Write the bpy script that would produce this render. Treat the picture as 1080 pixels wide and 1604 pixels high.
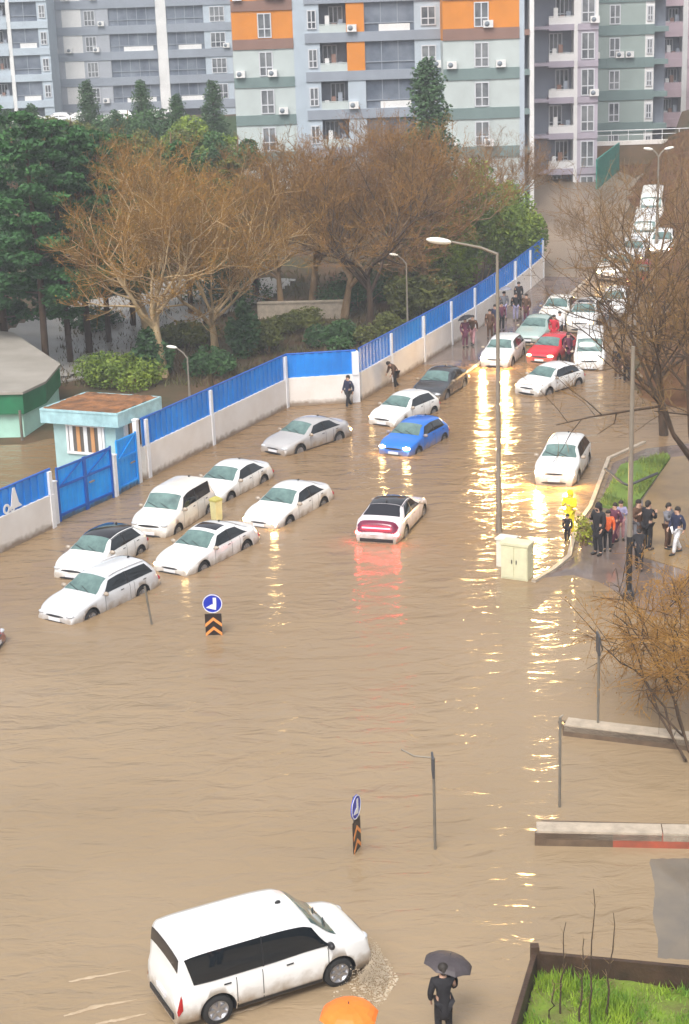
import bpy, bmesh, math, random
import numpy as np
from mathutils import Vector, Matrix
R = math.radians
rng = random.Random(7)
scene = bpy.context.scene
for o_ in list(bpy.data.objects):
    bpy.data.objects.remove(o_)

# ------------------------------------------------------------------ camera
CAM_H, FPX, ROLL = 19.5, 2600.0, R(2.0)
PITCH = math.atan(802 / FPX)
cam_d = bpy.data.cameras.new("camera")
cam = bpy.data.objects.new("camera", cam_d)
scene.collection.objects.link(cam)
cam_d.sensor_fit = 'VERTICAL'
cam_d.sensor_height = 24.0
cam_d.lens = 24.0 * FPX / 1604
cam_d.clip_start = 0.5
cam_d.clip_end = 2000
cam.matrix_world = (Matrix.Translation((0, 0, CAM_H)) @ Matrix.Rotation(math.pi / 2 - PITCH, 4, 'X')
                    @ Matrix.Rotation(-ROLL, 4, 'Z'))
scene.camera = cam

# ------------------------------------------------------------------ light
SUN_EL, SUN_AZ = R(55), R(200)
world = bpy.data.worlds.new("World")
scene.world = world
world.use_nodes = True
wn = world.node_tree.nodes
wl = world.node_tree.links
bg = wn['Background']
sky = wn.new('ShaderNodeTexSky')
sky.sky_type = 'NISHITA'
sky.sun_disc = False
sky.sun_elevation = SUN_EL
sky.sun_rotation = SUN_AZ
sky.air_density = 1.0
sky.dust_density = 4.0
hs = wn.new('ShaderNodeHueSaturation')
hs.inputs['Saturation'].default_value = 0.25
wl.new(sky.outputs[0], hs.inputs['Color'])
wl.new(hs.outputs[0], bg.inputs['Color'])
bg.inputs['Strength'].default_value = 0.15
sun_d = bpy.data.lights.new("sun", 'SUN')
sun_d.energy = 1.3
sun_d.angle = R(25)
sun_d.color = (1.0, 0.95, 0.88)
sun = bpy.data.objects.new("sun", sun_d)
scene.collection.objects.link(sun)
# sun_rotation is clockwise from +Y seen from above
sdir = Vector((math.sin(SUN_AZ) * math.cos(SUN_EL), math.cos(SUN_AZ) * math.cos(SUN_EL), math.sin(SUN_EL)))
sun.rotation_euler = sdir.to_track_quat('Z', 'Y').to_euler()
scene.view_settings.view_transform = 'Standard'
scene.view_settings.look = 'None'
scene.view_settings.exposure = 0.75
scene.view_settings.gamma = 1.0
scene.render.engine = 'CYCLES'
scene.cycles.use_denoising = True
scene.cycles.max_bounces = 8
scene.cycles.volume_bounces = 0
scene.cycles.sample_clamp_indirect = 8.0


# ------------------------------------------------------------------ pixel <-> ground
def ray(px, py):
    x = px - 540
    y = 802 - py
    c, s = math.cos(-ROLL), math.sin(-ROLL)
    x, y = c * x - s * y, s * x + c * y
    return Vector((x, FPX * math.cos(PITCH) + y * math.sin(PITCH), -FPX * math.sin(PITCH) + y * math.cos(PITCH)))


def at(px, py, z=0.0):
    d = ray(px, py)
    t = (z - CAM_H) / d.z
    return Vector((d.x * t, d.y * t, z))


def atY(px, py, Y):
    d = ray(px, py)
    t = Y / d.y
    return Vector((d.x * t, Y, CAM_H + d.z * t))


def smooth(a, b, x):
    t = min(1.0, max(0.0, (x - a) / (b - a)))
    return t * t * (3 - 2 * t)


def hill(Y):
    if Y <= 95:
        return 0.0
    return 7.0 * (1 - math.exp(-((Y - 95) / 50.0) ** 2))


def road_z(Y):
    return hill(Y) - 0.5 * (1 - smooth(84, 104, Y))


def at_hill(px, py, dz=0.0):
    z = 0.0
    for _ in range(40):
        p = at(px, py, z + dz)
        z = 0.5 * z + 0.5 * max(0.0, hill(p.y))
    return p


# ------------------------------------------------------------------ mesh builder
class MB:
    def __init__(self):
        self.v, self.f, self.m, self.s = [], [], [], []

    def add(self, verts, faces, mi=0, smooth=False):
        b = len(self.v)
        self.v.extend([tuple(p) for p in verts])
        for f in faces:
            self.f.append(tuple(i + b for i in f))
            self.m.append(mi)
            self.s.append(smooth)

    def box(self, c, s, rz=0.0, mi=0):
        cx, cy, cz = c
        hx, hy, hz = s[0] / 2, s[1] / 2, s[2] / 2
        ca, sa = math.cos(rz), math.sin(rz)
        vs = []
        for z in (-hz, hz):
            for x, y in ((-hx, -hy), (hx, -hy), (hx, hy), (-hx, hy)):
                vs.append((cx + x * ca - y * sa, cy + x * sa + y * ca, cz + z))
        self.add(vs, [(3, 2, 1, 0), (4, 5, 6, 7), (0, 1, 5, 4), (1, 2, 6, 5), (2, 3, 7, 6), (3, 0, 4, 7)], mi)

    def bar(self, a, b, w, z0a, z1a, z0b=None, z1b=None, mi=0):
        """upright slab between two plan points, own bottom and top heights at each end"""
        if z0b is None:
            z0b, z1b = z0a, z1a
        a = Vector((a[0], a[1]))
        b = Vector((b[0], b[1]))
        d = (b - a).normalized()
        n = Vector((-d.y, d.x)) * w / 2
        P = [a - n, b - n, b + n, a + n]
        zs0 = [z0a, z0b, z0b, z0a]
        zs1 = [z1a, z1b, z1b, z1a]
        vs = [(p.x, p.y, z) for p, z in zip(P, zs0)] + [(p.x, p.y, z) for p, z in zip(P, zs1)]
        self.add(vs, [(3, 2, 1, 0), (4, 5, 6, 7), (0, 1, 5, 4), (1, 2, 6, 5), (2, 3, 7, 6), (3, 0, 4, 7)], mi)

    def prism(self, poly, z0, z1, mi=0, mtop=None):
        n = len(poly)
        area = sum(poly[i][0] * poly[(i + 1) % n][1] - poly[(i + 1) % n][0] * poly[i][1] for i in range(n))
        if area < 0:
            poly = poly[::-1]
        vs = [(p[0], p[1], z0) for p in poly] + [(p[0], p[1], z1) for p in poly]
        fs = [(i, (i + 1) % n, n + (i + 1) % n, n + i) for i in range(n)]
        self.add(vs, fs + [tuple(range(n - 1, -1, -1))], mi)
        self.add(vs[n:], [tuple(range(n))], mi if mtop is None else mtop)

    def tube(self, pts, radii, n=6, mi=0, cap=True, smooth=True):
        pts = [Vector(p) for p in pts]
        if not hasattr(radii, '__len__'):
            radii = [radii] * len(pts)
        vs, fs = [], []
        up = Vector((0, 0, 1))
        for i, p in enumerate(pts):
            d = pts[min(i + 1, len(pts) - 1)] - pts[max(i - 1, 0)]
            if d.length < 1e-9:
                d = up.copy()
            d.normalize()
            u = d.cross(up if abs(d.z) < 0.95 else Vector((1, 0, 0))).normalized()
            w = u.cross(d)
            for k in range(n):
                a = 2 * math.pi * k / n
                vs.append(p + (u * math.cos(a) + w * math.sin(a)) * radii[i])
        for i in range(len(pts) - 1):
            for k in range(n):
                k2 = (k + 1) % n
                fs.append((i * n + k2, i * n + k, (i + 1) * n + k, (i + 1) * n + k2))
        self.add(vs, fs, mi, smooth)
        if cap:
            m = len(pts) - 1
            self.add(vs[:n], [tuple(range(n))], mi)
            self.add(vs[m * n:], [tuple(range(n - 1, -1, -1))], mi)

    def ellipsoid(self, c, r, nu=12, nv=8, mi=0, rot=None, zmin=-1.0):
        vs, fs = [], []
        for j in range(nv + 1):
            ph = -math.pi / 2 + math.pi * j / nv
            z = max(zmin, math.sin(ph))
            for k in range(nu):
                a = 2 * math.pi * k / nu
                p = Vector((r[0] * math.cos(ph) * math.cos(a), r[1] * math.cos(ph) * math.sin(a), r[2] * z))
                if rot is not None:
                    p = rot @ p
                vs.append(p + Vector(c))
        for j in range(nv):
            for k in range(nu):
                k2 = (k + 1) % nu
                fs.append((j * nu + k, j * nu + k2, (j + 1) * nu + k2, (j + 1) * nu + k))
        self.add(vs, fs, mi, True)

    def lathe(self, prof, c=(0, 0, 0), n=20, axis='Z', mi=0, smooth=True):
        vs, fs = [], []
        for r, z in prof:
            for k in range(n):
                a = 2 * math.pi * k / n
                x, y = r * math.cos(a), r * math.sin(a)
                p = (x, y, z) if axis == 'Z' else (x, z, y)
                vs.append((c[0] + p[0], c[1] + p[1], c[2] + p[2]))
        m = len(prof)
        for j in range(m - 1):
            for k in range(n):
                k2 = (k + 1) % n
                q = (j * n + k, j * n + k2, (j + 1) * n + k2, (j + 1) * n + k)
                fs.append(q if axis == 'Z' else q[::-1])
        self.add(vs, fs, mi, smooth)

    def mesh(self, name):
        me = bpy.data.meshes.new(name)
        me.from_pydata(self.v, [], self.f)
        me.polygons.foreach_set('material_index', self.m)
        me.polygons.foreach_set('use_smooth', self.s)
        me.update()
        return me

    def build(self, name, mats, parent=None):
        return link(name, self.mesh(name), mats, parent)


def link(name, me, mats=None, parent=None):
    o = bpy.data.objects.new(name, me)
    scene.collection.objects.link(o)
    if mats is not None:
        if not isinstance(mats, (list, tuple)):
            mats = [mats]
        for i_, m in enumerate(mats):
            if i_ < len(me.materials):
                me.materials[i_] = m
            else:
                me.materials.append(m)
    if parent is not None:
        o.parent = parent
    return o


def tag(o, label=None, cat=None, group=None, kind=None):
    if label:
        o['label'] = label
    if cat:
        o['category'] = cat
    if group:
        o['group'] = group
    if kind:
        o['kind'] = kind
    return o


def empty(name, loc=(0, 0, 0), rz=0.0):
    o = bpy.data.objects.new(name, None)
    o.empty_display_size = 0.3
    o.location = loc
    o.rotation_euler = (0, 0, rz)
    scene.collection.objects.link(o)
    return o


KIDS = {}


def copy_tree(o, parent=None):
    c = o.copy()
    scene.collection.objects.link(c)
    if parent is not None:
        c.parent = parent
    for ch in [x for x in list(bpy.data.objects) if x.parent == o]:
        copy_tree(ch, c)
    return c


# ------------------------------------------------------------------ materials
MAT = {}


def mat(name, col, rough=0.6, metal=0.0, var=0.0, scale=2.0, col2=None, coat=0.0, bump=0.0, bscale=20.0, spec=None,
        emit=None, emit_s=0.0, detail=4.0, stretch=None, dirt=None):
    if name in MAT:
        return MAT[name]
    m = bpy.data.materials.new(name)
    m.use_nodes = True
    nt = m.node_tree
    N, L = nt.nodes, nt.links
    b = N['Principled BSDF']
    b.inputs['Base Color'].default_value = (*col, 1)
    b.inputs['Roughness'].default_value = rough
    b.inputs['Metallic'].default_value = metal
    b.inputs['Coat Weight'].default_value = coat
    if spec is not None:
        b.inputs['Specular IOR Level'].default_value = spec
    if emit:
        b.inputs['Emission Color'].default_value = (*emit, 1)
        b.inputs['Emission Strength'].default_value = emit_s
    if var > 0 or col2 is not None or bump > 0:
        tc = N.new('ShaderNodeTexCoord')
        mp = N.new('ShaderNodeMapping')
        if stretch:
            mp.inputs['Scale'].default_value = stretch
        L.new(tc.outputs['Object'], mp.inputs['Vector'])
    if var > 0 or col2 is not None:
        nz = N.new('ShaderNodeTexNoise')
        nz.inputs['Scale'].default_value = scale
        nz.inputs['Detail'].default_value = detail
        nz.inputs['Roughness'].default_value = 0.6
        L.new(mp.outputs[0], nz.inputs['Vector'])
        rp = N.new('ShaderNodeValToRGB')
        c2 = col2 if col2 is not None else tuple(max(0, x * (1 - var)) for x in col)
        c1 = col if col2 is not None else tuple(min(1, x * (1 + var)) for x in col)
        rp.color_ramp.elements[0].position = 0.32
        rp.color_ramp.elements[1].position = 0.68
        rp.color_ramp.elements[0].color = (*c2, 1)
        rp.color_ramp.elements[1].color = (*c1, 1)
        L.new(nz.outputs['Fac'], rp.inputs[0])
        L.new(rp.outputs[0], b.inputs['Base Color'])
    if bump > 0:
        bz = N.new('ShaderNodeTexNoise')
        bz.inputs['Scale'].default_value = bscale
        bz.inputs['Detail'].default_value = 5
        L.new(mp.outputs[0], bz.inputs['Vector'])
        bp = N.new('ShaderNodeBump')
        bp.inputs['Strength'].default_value = bump
        bp.inputs['Distance'].default_value = 0.05
        L.new(bz.outputs['Fac'], bp.inputs['Height'])
        L.new(bp.outputs[0], b.inputs['Normal'])
    if dirt is not None:
        # splashed mud: a ragged band low on the thing
        z0, z1, dc = dirt
        tc2 = N.new('ShaderNodeTexCoord')
        sx = N.new('ShaderNodeSeparateXYZ')
        L.new(tc2.outputs['Object'], sx.inputs[0])
        dn = N.new('ShaderNodeTexNoise')
        dn.inputs['Scale'].default_value = 3.5
        dn.inputs['Detail'].default_value = 6
        L.new(tc2.outputs['Object'], dn.inputs['Vector'])
        mr = N.new('ShaderNodeMapRange')
        mr.inputs['From Min'].default_value = z1
        mr.inputs['From Max'].default_value = z0
        L.new(sx.outputs['Z'], mr.inputs['Value'])
        ml = N.new('ShaderNodeMath')
        ml.operation = 'ADD'
        L.new(mr.outputs[0], ml.inputs[0])
        L.new(dn.outputs['Fac'], ml.inputs[1])
        rr = N.new('ShaderNodeMapRange')
        rr.inputs['From Min'].default_value = 0.75
        rr.inputs['From Max'].default_value = 1.35
        rr.inputs['To Max'].default_value = 0.85
        L.new(ml.outputs[0], rr.inputs['Value'])
        mx = N.new('ShaderNodeMix')
        mx.data_type = 'RGBA'
        L.new(rr.outputs[0], mx.inputs['Factor'])
        src = b.inputs['Base Color'].links[0].from_socket if b.inputs['Base Color'].links else None
        if src is not None:
            L.new(src, mx.inputs['A'])
        else:
            mx.inputs['A'].default_value = (*col, 1)
        mx.inputs['B'].default_value = (*dc, 1)
        L.new(mx.outputs['Result'], b.inputs['Base Color'])
    MAT[name] = m
    return m


def water_material():
    m = bpy.data.materials.new('flood_water')
    m.use_nodes = True
    nt = m.node_tree
    N, L = nt.nodes, nt.links
    b = N['Principled BSDF']
    b.inputs['Roughness'].default_value = 0.16
    b.inputs['IOR'].default_value = 1.33
    tc = N.new('ShaderNodeTexCoord')
    # silt in the water: slow colour drift
    n0 = N.new('ShaderNodeTexNoise')
    n0.inputs['Scale'].default_value = 0.06
    n0.inputs['Detail'].default_value = 5
    L.new(tc.outputs['Object'], n0.inputs['Vector'])
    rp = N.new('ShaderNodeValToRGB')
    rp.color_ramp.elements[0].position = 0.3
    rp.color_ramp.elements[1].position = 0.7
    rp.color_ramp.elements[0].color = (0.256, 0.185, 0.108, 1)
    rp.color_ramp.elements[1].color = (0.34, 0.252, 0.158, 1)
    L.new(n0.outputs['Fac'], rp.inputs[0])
    # browner up the street: the reflection of the trees put into the base colour
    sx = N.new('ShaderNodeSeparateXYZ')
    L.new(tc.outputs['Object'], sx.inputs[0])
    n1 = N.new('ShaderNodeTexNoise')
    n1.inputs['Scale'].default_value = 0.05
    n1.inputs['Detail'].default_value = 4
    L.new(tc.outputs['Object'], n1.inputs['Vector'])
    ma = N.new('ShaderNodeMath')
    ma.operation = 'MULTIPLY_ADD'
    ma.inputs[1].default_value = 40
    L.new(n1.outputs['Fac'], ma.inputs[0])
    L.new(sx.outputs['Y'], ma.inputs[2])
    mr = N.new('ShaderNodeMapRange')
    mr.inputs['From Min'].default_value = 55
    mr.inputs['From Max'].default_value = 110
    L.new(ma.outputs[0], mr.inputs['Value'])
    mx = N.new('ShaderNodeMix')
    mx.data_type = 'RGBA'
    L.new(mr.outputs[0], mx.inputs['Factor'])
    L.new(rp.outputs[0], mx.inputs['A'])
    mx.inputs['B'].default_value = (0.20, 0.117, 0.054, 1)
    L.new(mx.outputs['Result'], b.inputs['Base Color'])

    def noise(scale, sx, sy, rot, detail, dist=0.0):
        mp = N.new('ShaderNodeMapping')
        mp.inputs['Scale'].default_value = (sx, sy, 1)
        mp.inputs['Rotation'].default_value = (0, 0, R(rot))
        L.new(tc.outputs['Object'], mp.inputs['Vector'])
        nz = N.new('ShaderNodeTexNoise')
        nz.inputs['Scale'].default_value = scale
        nz.inputs['Detail'].default_value = detail
        nz.inputs['Roughness'].default_value = 0.55
        nz.inputs['Distortion'].default_value = dist
        L.new(mp.outputs[0], nz.inputs['Vector'])
        return nz.outputs['Fac']

    def math_(op, a, c):
        q = N.new('ShaderNodeMath')
        q.operation = op
        for i, x in enumerate((a, c)):
            if isinstance(x, (int, float)):
                q.inputs[i].default_value = x
            else:
                L.new(x, q.inputs[i])
        return q.outputs[0]
    big = noise(0.48, 0.45, 1.0, 8, 2, 0.6)
    mid = noise(1.8, 0.5, 1.0, -6, 3, 0.8)
    fine = noise(5.0, 0.6, 1.0, 4, 3, 0.3)
    amp = noise(0.09, 1.0, 1.0, 0, 2)
    ampc = N.new('ShaderNodeMapRange')
    ampc.inputs['From Min'].default_value = 0.35
    ampc.inputs['From Max'].default_value = 0.65
    ampc.inputs['To Min'].default_value = 0.4
    ampc.inputs['To Max'].default_value = 1.15
    L.new(amp, ampc.inputs['Value'])
    h = math_('ADD', math_('MULTIPLY', big, 0.16), math_('ADD', math_('MULTIPLY', mid, 0.105), math_('MULTIPLY', fine, 0.016)))
    h = math_('MULTIPLY', h, ampc.outputs[0])
    bp = N.new('ShaderNodeBump')
    bp.inputs['Strength'].default_value = 1.0
    bp.inputs['Distance'].default_value = 1.0
    L.new(h, bp.inputs['Height'])
    L.new(bp.outputs[0], b.inputs['Normal'])
    return m


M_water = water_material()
M_soil = mat('park_soil', (0.115, 0.06, 0.028), 0.9, col2=(0.035, 0.042, 0.014), scale=0.35, bump=0.5, bscale=3)
M_road = mat('wet_muddy_road', (0.27, 0.20, 0.14), 0.35, col2=(0.17, 0.13, 0.095), scale=0.25, bump=0.1, bscale=8, stretch=(1, 0.35, 1))
M_pave = mat('wet_paving', (0.20, 0.145, 0.115), 0.09, col2=(0.12, 0.092, 0.08), scale=0.9, bump=0.10, bscale=3)
M_kerb = mat('kerb_concrete', (0.42, 0.35, 0.27), 0.6, var=0.18, scale=3, bump=0.2, bscale=14)
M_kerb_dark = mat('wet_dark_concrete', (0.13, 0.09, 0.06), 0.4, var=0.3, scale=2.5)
M_kerb_red = mat('red_painted_kerb', (0.42, 0.09, 0.05), 0.55, col2=(0.25, 0.08, 0.05), scale=3)
M_wall = mat('white_plaster', (0.82, 0.78, 0.74), 0.8, col2=(0.70, 0.64, 0.58), scale=0.6, bump=0.12, bscale=10, dirt=(0.02, 0.42, (0.20, 0.13, 0.07)))
M_post = mat('white_post_paint', (0.78, 0.78, 0.80), 0.55, var=0.06, scale=3)
M_blue = mat('blue_sheet_metal', (0.004, 0.26, 0.80), 0.45, col2=(0.006, 0.17, 0.58), scale=0.5)
M_gate = mat('bright_blue_gate_metal', (0.003, 0.37, 0.95), 0.4, col2=(0.003, 0.27, 0.80), scale=1.2, dirt=(0.0, 0.4, (0.12, 0.12, 0.10)))
M_gatefr = mat('deep_blue_gate_frame', (0.006, 0.10, 0.45), 0.4)
M_white = mat('white_paint', (0.8, 0.8, 0.8), 0.5)
M_grass = mat('wet_grass', (0.17, 0.27, 0.02), 0.8, col2=(0.11, 0.09, 0.03), scale=1.6, bump=0.6, bscale=12)
M_lawn2 = mat('verge_grass', (0.15, 0.25, 0.03), 0.8, col2=(0.10, 0.16, 0.03), scale=0.9, bump=0.5, bscale=10)
M_galv = mat('galvanised_pole', (0.30, 0.26, 0.21), 0.45, metal=0.4, var=0.1)
M_galv_d = mat('dull_grey_pole', (0.20, 0.18, 0.15), 0.5, metal=0.3, var=0.15)
M_lampw = mat('lamp_head_white', (0.8, 0.78, 0.7), 0.4)
M_dark = mat('black_plastic', (0.015, 0.015, 0.017), 0.5)
M_rubber = mat('tyre_rubber', (0.02, 0.02, 0.02), 0.8)
M_rim = mat('alloy_rim', (0.45, 0.45, 0.47), 0.3, metal=0.8)
M_glass_s = mat('tinted_side_glass', (0.008, 0.012, 0.016), 0.06, coat=0.3)
M_glass_w = mat('windscreen_glass', (0.16, 0.26, 0.24), 0.08, col2=(0.06, 0.105, 0.10), scale=1.6, coat=0.5)
M_glass_r = mat('rear_screen_glass', (0.012, 0.012, 0.018), 0.06, coat=0.3)
M_plate = mat('number_plate', (0.75, 0.75, 0.78), 0.4)
M_trim = mat('grey_trim', (0.06, 0.06, 0.065), 0.5)
M_lamp_off = mat('headlamp_off', (0.55, 0.57, 0.6), 0.1, coat=0.5)
M_tail = mat('tail_lamp_red', (0.35, 0.01, 0.012), 0.2, coat=0.3)


def lamp_mat(name, col, s):
    return mat(name, (0.9, 0.9, 0.85), 0.3, emit=col, emit_s=s)


WARM = (1.0, 0.62, 0.22)
M_lit = lamp_mat('headlamp_lit', WARM, 75)
M_lit_strong = lamp_mat('headlamp_bright', WARM, 600)
M_lit_full = lamp_mat('headlamp_full_beam', WARM, 1000)
M_lit_dim = lamp_mat('headlamp_dim', WARM, 12)
M_tail_lit = mat('tail_lamp_lit', (0.5, 0.01, 0.01), 0.3, emit=(1.0, 0.03, 0.03), emit_s=60)
# ------------------------------------------------------------------ the ground
FENCE_A = at(90, 824)
F = {
    'off': at(0, 865) + (at(0, 865) - at(86, 824)) * 2.2,
    'left': at(86, 824),
    'gate0': at(93, 817), 'gate1': at(178, 779), 'ped0': at(186, 774), 'ped1': at(217, 758),
    'run0': at(227, 750), 'kink': at(452, 636), 'pier': at(560, 629),
}
END = at_hill(851, 434)


def fence_side(x, y):
    """> 0 on the park side of the boundary wall"""
    pts = [F['off'], F['left'], F['run0'], F['kink'], F['pier'], END, END + (END - F['pier']) * 6]
    for i in range(len(pts) - 1):
        a, b = pts[i], pts[i + 1]
        if y <= b.y or i == len(pts) - 2:
            d = (b - a)
            l = math.hypot(d.x, d.y)
            return -((x - a.x) * d.y - (y - a.y) * d.x) / l
    return 0


RE0, RE1 = at(965, 640), at_hill(1012, 430)      # right edge of the road


REP = [RE0 + (RE0 - RE1) * 3, RE0, RE1, at_hill(985, 350), at_hill(968, 305), at_hill(952, 278), at_hill(940, 262)]
REP.append(REP[-1] + (REP[-1] - REP[-2]) * 3 + Vector((-10, 6, 0)))
REP.append(REP[-1] + Vector((-60, 25, 0)))


def bank_side(x, y):
    """> 0 on the right of the road's right edge"""
    best, sg = 1e9, 1
    for i in range(len(REP) - 1):
        a, b = REP[i], REP[i + 1]
        dx, dy = b.x - a.x, b.y - a.y
        t = max(0, min(1, ((x - a.x) * dx + (y - a.y) * dy) / (dx * dx + dy * dy)))
        d = math.hypot(x - a.x - t * dx, y - a.y - t * dy)
        if d < best:
            best = d
            sg = 1 if (x - a.x) * dy - (y - a.y) * dx > 0 else -1
    return best * sg


def ground_z(x, y):
    fs = fence_side(x, y)
    h = hill(y)
    if fs > 0:
        park = h * 0.9 + (-0.25 + 0.45 * smooth(72, 80, y)) * smooth(0, 0.2, fs) - 0.5 * (1 - smooth(0, 0.2, fs)) + min(1.2, 0.02 * max(0, fs - 8)) * smooth(80, 110, y)
        if y > 108 and bank_side(x, y) > -17:
            park = min(park, road_z(y) - .12)
        return park
    bs = bank_side(x, y)
    rz = road_z(y) - 0.12
    if y > 70 and bs > 0:
        k = smooth(74, 86, y)
        return max(rz, rz * (1 - k) + k * (h + 0.12 + min(9.0, 0.30 * bs) * smooth(0, 3, bs))) if bs > 0 else rz
    return rz


gm = MB()
ys = list(np.arange(-40, 60, 10)) + list(np.arange(60, 130, 1.0)) + list(np.arange(130, 240, 5)) + [260, 300, 360, 440, 540, 700, 900, 1300]
xs = [-900, -500, -300, -200, -140, -100, -80, -60] + list(np.arange(-50, 50, 1.0)) + [50, 60, 80, 100, 140, 200, 300, 500, 900]
idx = {}
vs = []
for j, y in enumerate(ys):
    for i, x in enumerate(xs):
        idx[i, j] = len(vs)
        vs.append((x, y, ground_z(x, y) + (0.06 * math.sin(x * 1.3 + y * .7) * math.sin(y * 1.1 - x * .4) if fence_side(x, y) > 1.5 else 0)))
fs = [(idx[i, j], idx[i + 1, j], idx[i + 1, j + 1], idx[i, j + 1]) for j in range(len(ys) - 1) for i in range(len(xs) - 1)]
gm.add(vs, fs, 0, True)
tag(gm.build('ground', M_soil), kind='structure')

# road sheet rising out of the water and bending left at the top of the slope
rm = MB()
cl = [(-6, -10, 12), (-1, 40, 11), (4.6, 78, 9.2), (10.8, 92, 8.4), (16.0, 106, 7.2)]
e0 = at_hill(930, 440)
e1 = at_hill(920, 330)
e2 = at_hill(885, 285)
cl += [(e0.x, e0.y, 5.8), (e1.x, e1.y, 6.0), (e2.x, e2.y, 6.5), (e2.x - 9, e2.y + 16, 6.5), (e2.x - 30, e2.y + 26, 6.5)]
cl.sort(key=lambda q: q[1])


def resample(cl, n=120):
    P = np.array(cl, float)
    d = np.r_[0, np.cumsum(np.hypot(np.diff(P[:, 0]), np.diff(P[:, 1])))]
    t = np.linspace(0, d[-1], n)
    return np.c_[[np.interp(t, d, P[:, k]) for k in range(3)]].T


rc = resample(cl, 140)
for _ in range(6):
    rc[1:-1] = (rc[:-2] + 2 * rc[1:-1] + rc[2:]) / 4
vs, fs = [], []
K = 12
for i, (x, y, w) in enumerate(rc):
    a = rc[min(i + 1, len(rc) - 1)] - rc[max(0, i - 1)]
    l = math.hypot(a[0], a[1])
    nx, ny = -a[1] / l, a[0] / l
    for k in range(K + 1):
        t = (k / K * 2 - 1) * w
        X, Yv = x + nx * t, y + ny * t
        vs.append((X, Yv, max(road_z(Yv), ground_z(X, Yv) if bank_side(X, Yv) > 0.5 else -9) + 0.012 - 0.05 * (t / w) ** 2 * 0))
for i in range(len(rc) - 1):
    for k in range(K):
        fs.append((i * (K + 1) + k + 1, i * (K + 1) + k, (i + 1) * (K + 1) + k, (i + 1) * (K + 1) + k + 1))
rm.add(vs, fs, 0, True)
tag(rm.build('road', M_road), kind='structure')

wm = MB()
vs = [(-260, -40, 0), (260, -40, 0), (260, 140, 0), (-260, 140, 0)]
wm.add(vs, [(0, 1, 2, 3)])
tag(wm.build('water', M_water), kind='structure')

# pavement along the wall where it climbs out of the water
pm = MB()
pa = [F['pier'] + (END - F['pier']) * t for t in np.linspace(0.10, 1.0, 26)]
d = (END - F['pier']).normalized()
nrm = Vector((d.y, -d.x, 0)).normalized()
km = MB()
for i in range(len(pa) - 1):
    a, b = pa[i], pa[i + 1]
    za, zb = [hill(q.y) + 0.05 - .22 * (1 - smooth(85, 93, q.y)) for q in (a, b)]
    a2, b2 = a + nrm * 3.1, b + nrm * 3.1
    a3, b3 = a + nrm * 3.3, b + nrm * 3.3
    pm.add([(a.x, a.y, za), (a2.x, a2.y, za), (b2.x, b2.y, zb), (b.x, b.y, zb)], [(0, 1, 2, 3)])
    km.add([(a2.x, a2.y, za + .04), (a3.x, a3.y, za + .04), (b3.x, b3.y, zb + .04), (b2.x, b2.y, zb + .04),
            (a2.x, a2.y, za - .5), (a3.x, a3.y, za - .5), (b3.x, b3.y, zb - .5), (b2.x, b2.y, zb - .5)],
           [(0, 1, 2, 3), (5, 6, 2, 1), (7, 4, 0, 3)])
tag(pm.build('pavement', M_pave), kind='structure')
tag(km.build('kerb', M_kerb), kind='structure')

# wet pavement on the right bank, its lawn and its path


def poly(px, z):
    return [tuple(at(x, y, z)) for x, y in px]


pv = [(826, 915), (842, 905), (868, 888), (893, 868), (903, 820), (925, 790), (952, 715), (1010, 690), (1260, 660), (1400, 800), (1300, 990),
      (1020, 985), (975, 950), (925, 922), (880, 910), (850, 912)]
ppts = [at(x, y, 0) for x, y in pv]
pcen = at(1040, 830, 0)
P = MB()
n = len(ppts)
vs = []
for k_, z_ in ((1.0, -.10), (.93, -.02), (.85, .025), (.5, .05), (.0, .05)):
    vs += [tuple(pcen + (q - pcen) * k_ + Vector((0, 0, z_))) for q in ppts]
P.add(vs, [(j_ * n + i_, j_ * n + (i_ + 1) % n, (j_ + 1) * n + (i_ + 1) % n, (j_ + 1) * n + i_) for j_ in range(4) for i_ in range(n)], 0, True)
o = P.build('pavement', M_pave)
bm = bmesh.new()
bm.from_mesh(o.data)
bmesh.ops.recalc_face_normals(bm, faces=bm.faces)
if sum(f.normal.z for f in bm.faces) < 0:
    bmesh.ops.reverse_faces(bm, faces=bm.faces)
bm.to_mesh(o.data)
bm.free()
tag(o, kind='structure')
kb = MB()
kp = [at(*q, 0.1) for q in [(836, 908), (868, 889), (892, 869), (903, 822), (925, 792), (954, 716), (1010, 691)]]
for a, b in zip(kp[:-1], kp[1:]):
    kb.bar(a, b, 0.16, -0.4, 0.10)
tag(kb.build('kerb', M_kerb), kind='structure')
gp = [(938, 790), (973, 727), (1046, 709), (1050, 716), (1004, 780), (985, 800)]
g = MB()
g.prism(poly(gp, 0.12), -0.3, 0.12)
tag(g.build('lawn', M_lawn2), kind='structure')
g2 = MB()
g2.prism(poly([(1052, 716), (1008, 782), (1000, 870), (1100, 900), (1300, 860), (1200, 700)], 0.075), -0.3, 0.075)
tag(g2.build('path', mat('sandy_path', (0.30, 0.20, 0.09), 0.25, col2=(0.20, 0.13, 0.065), scale=0.5, bump=0.1)), kind='structure')
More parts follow.
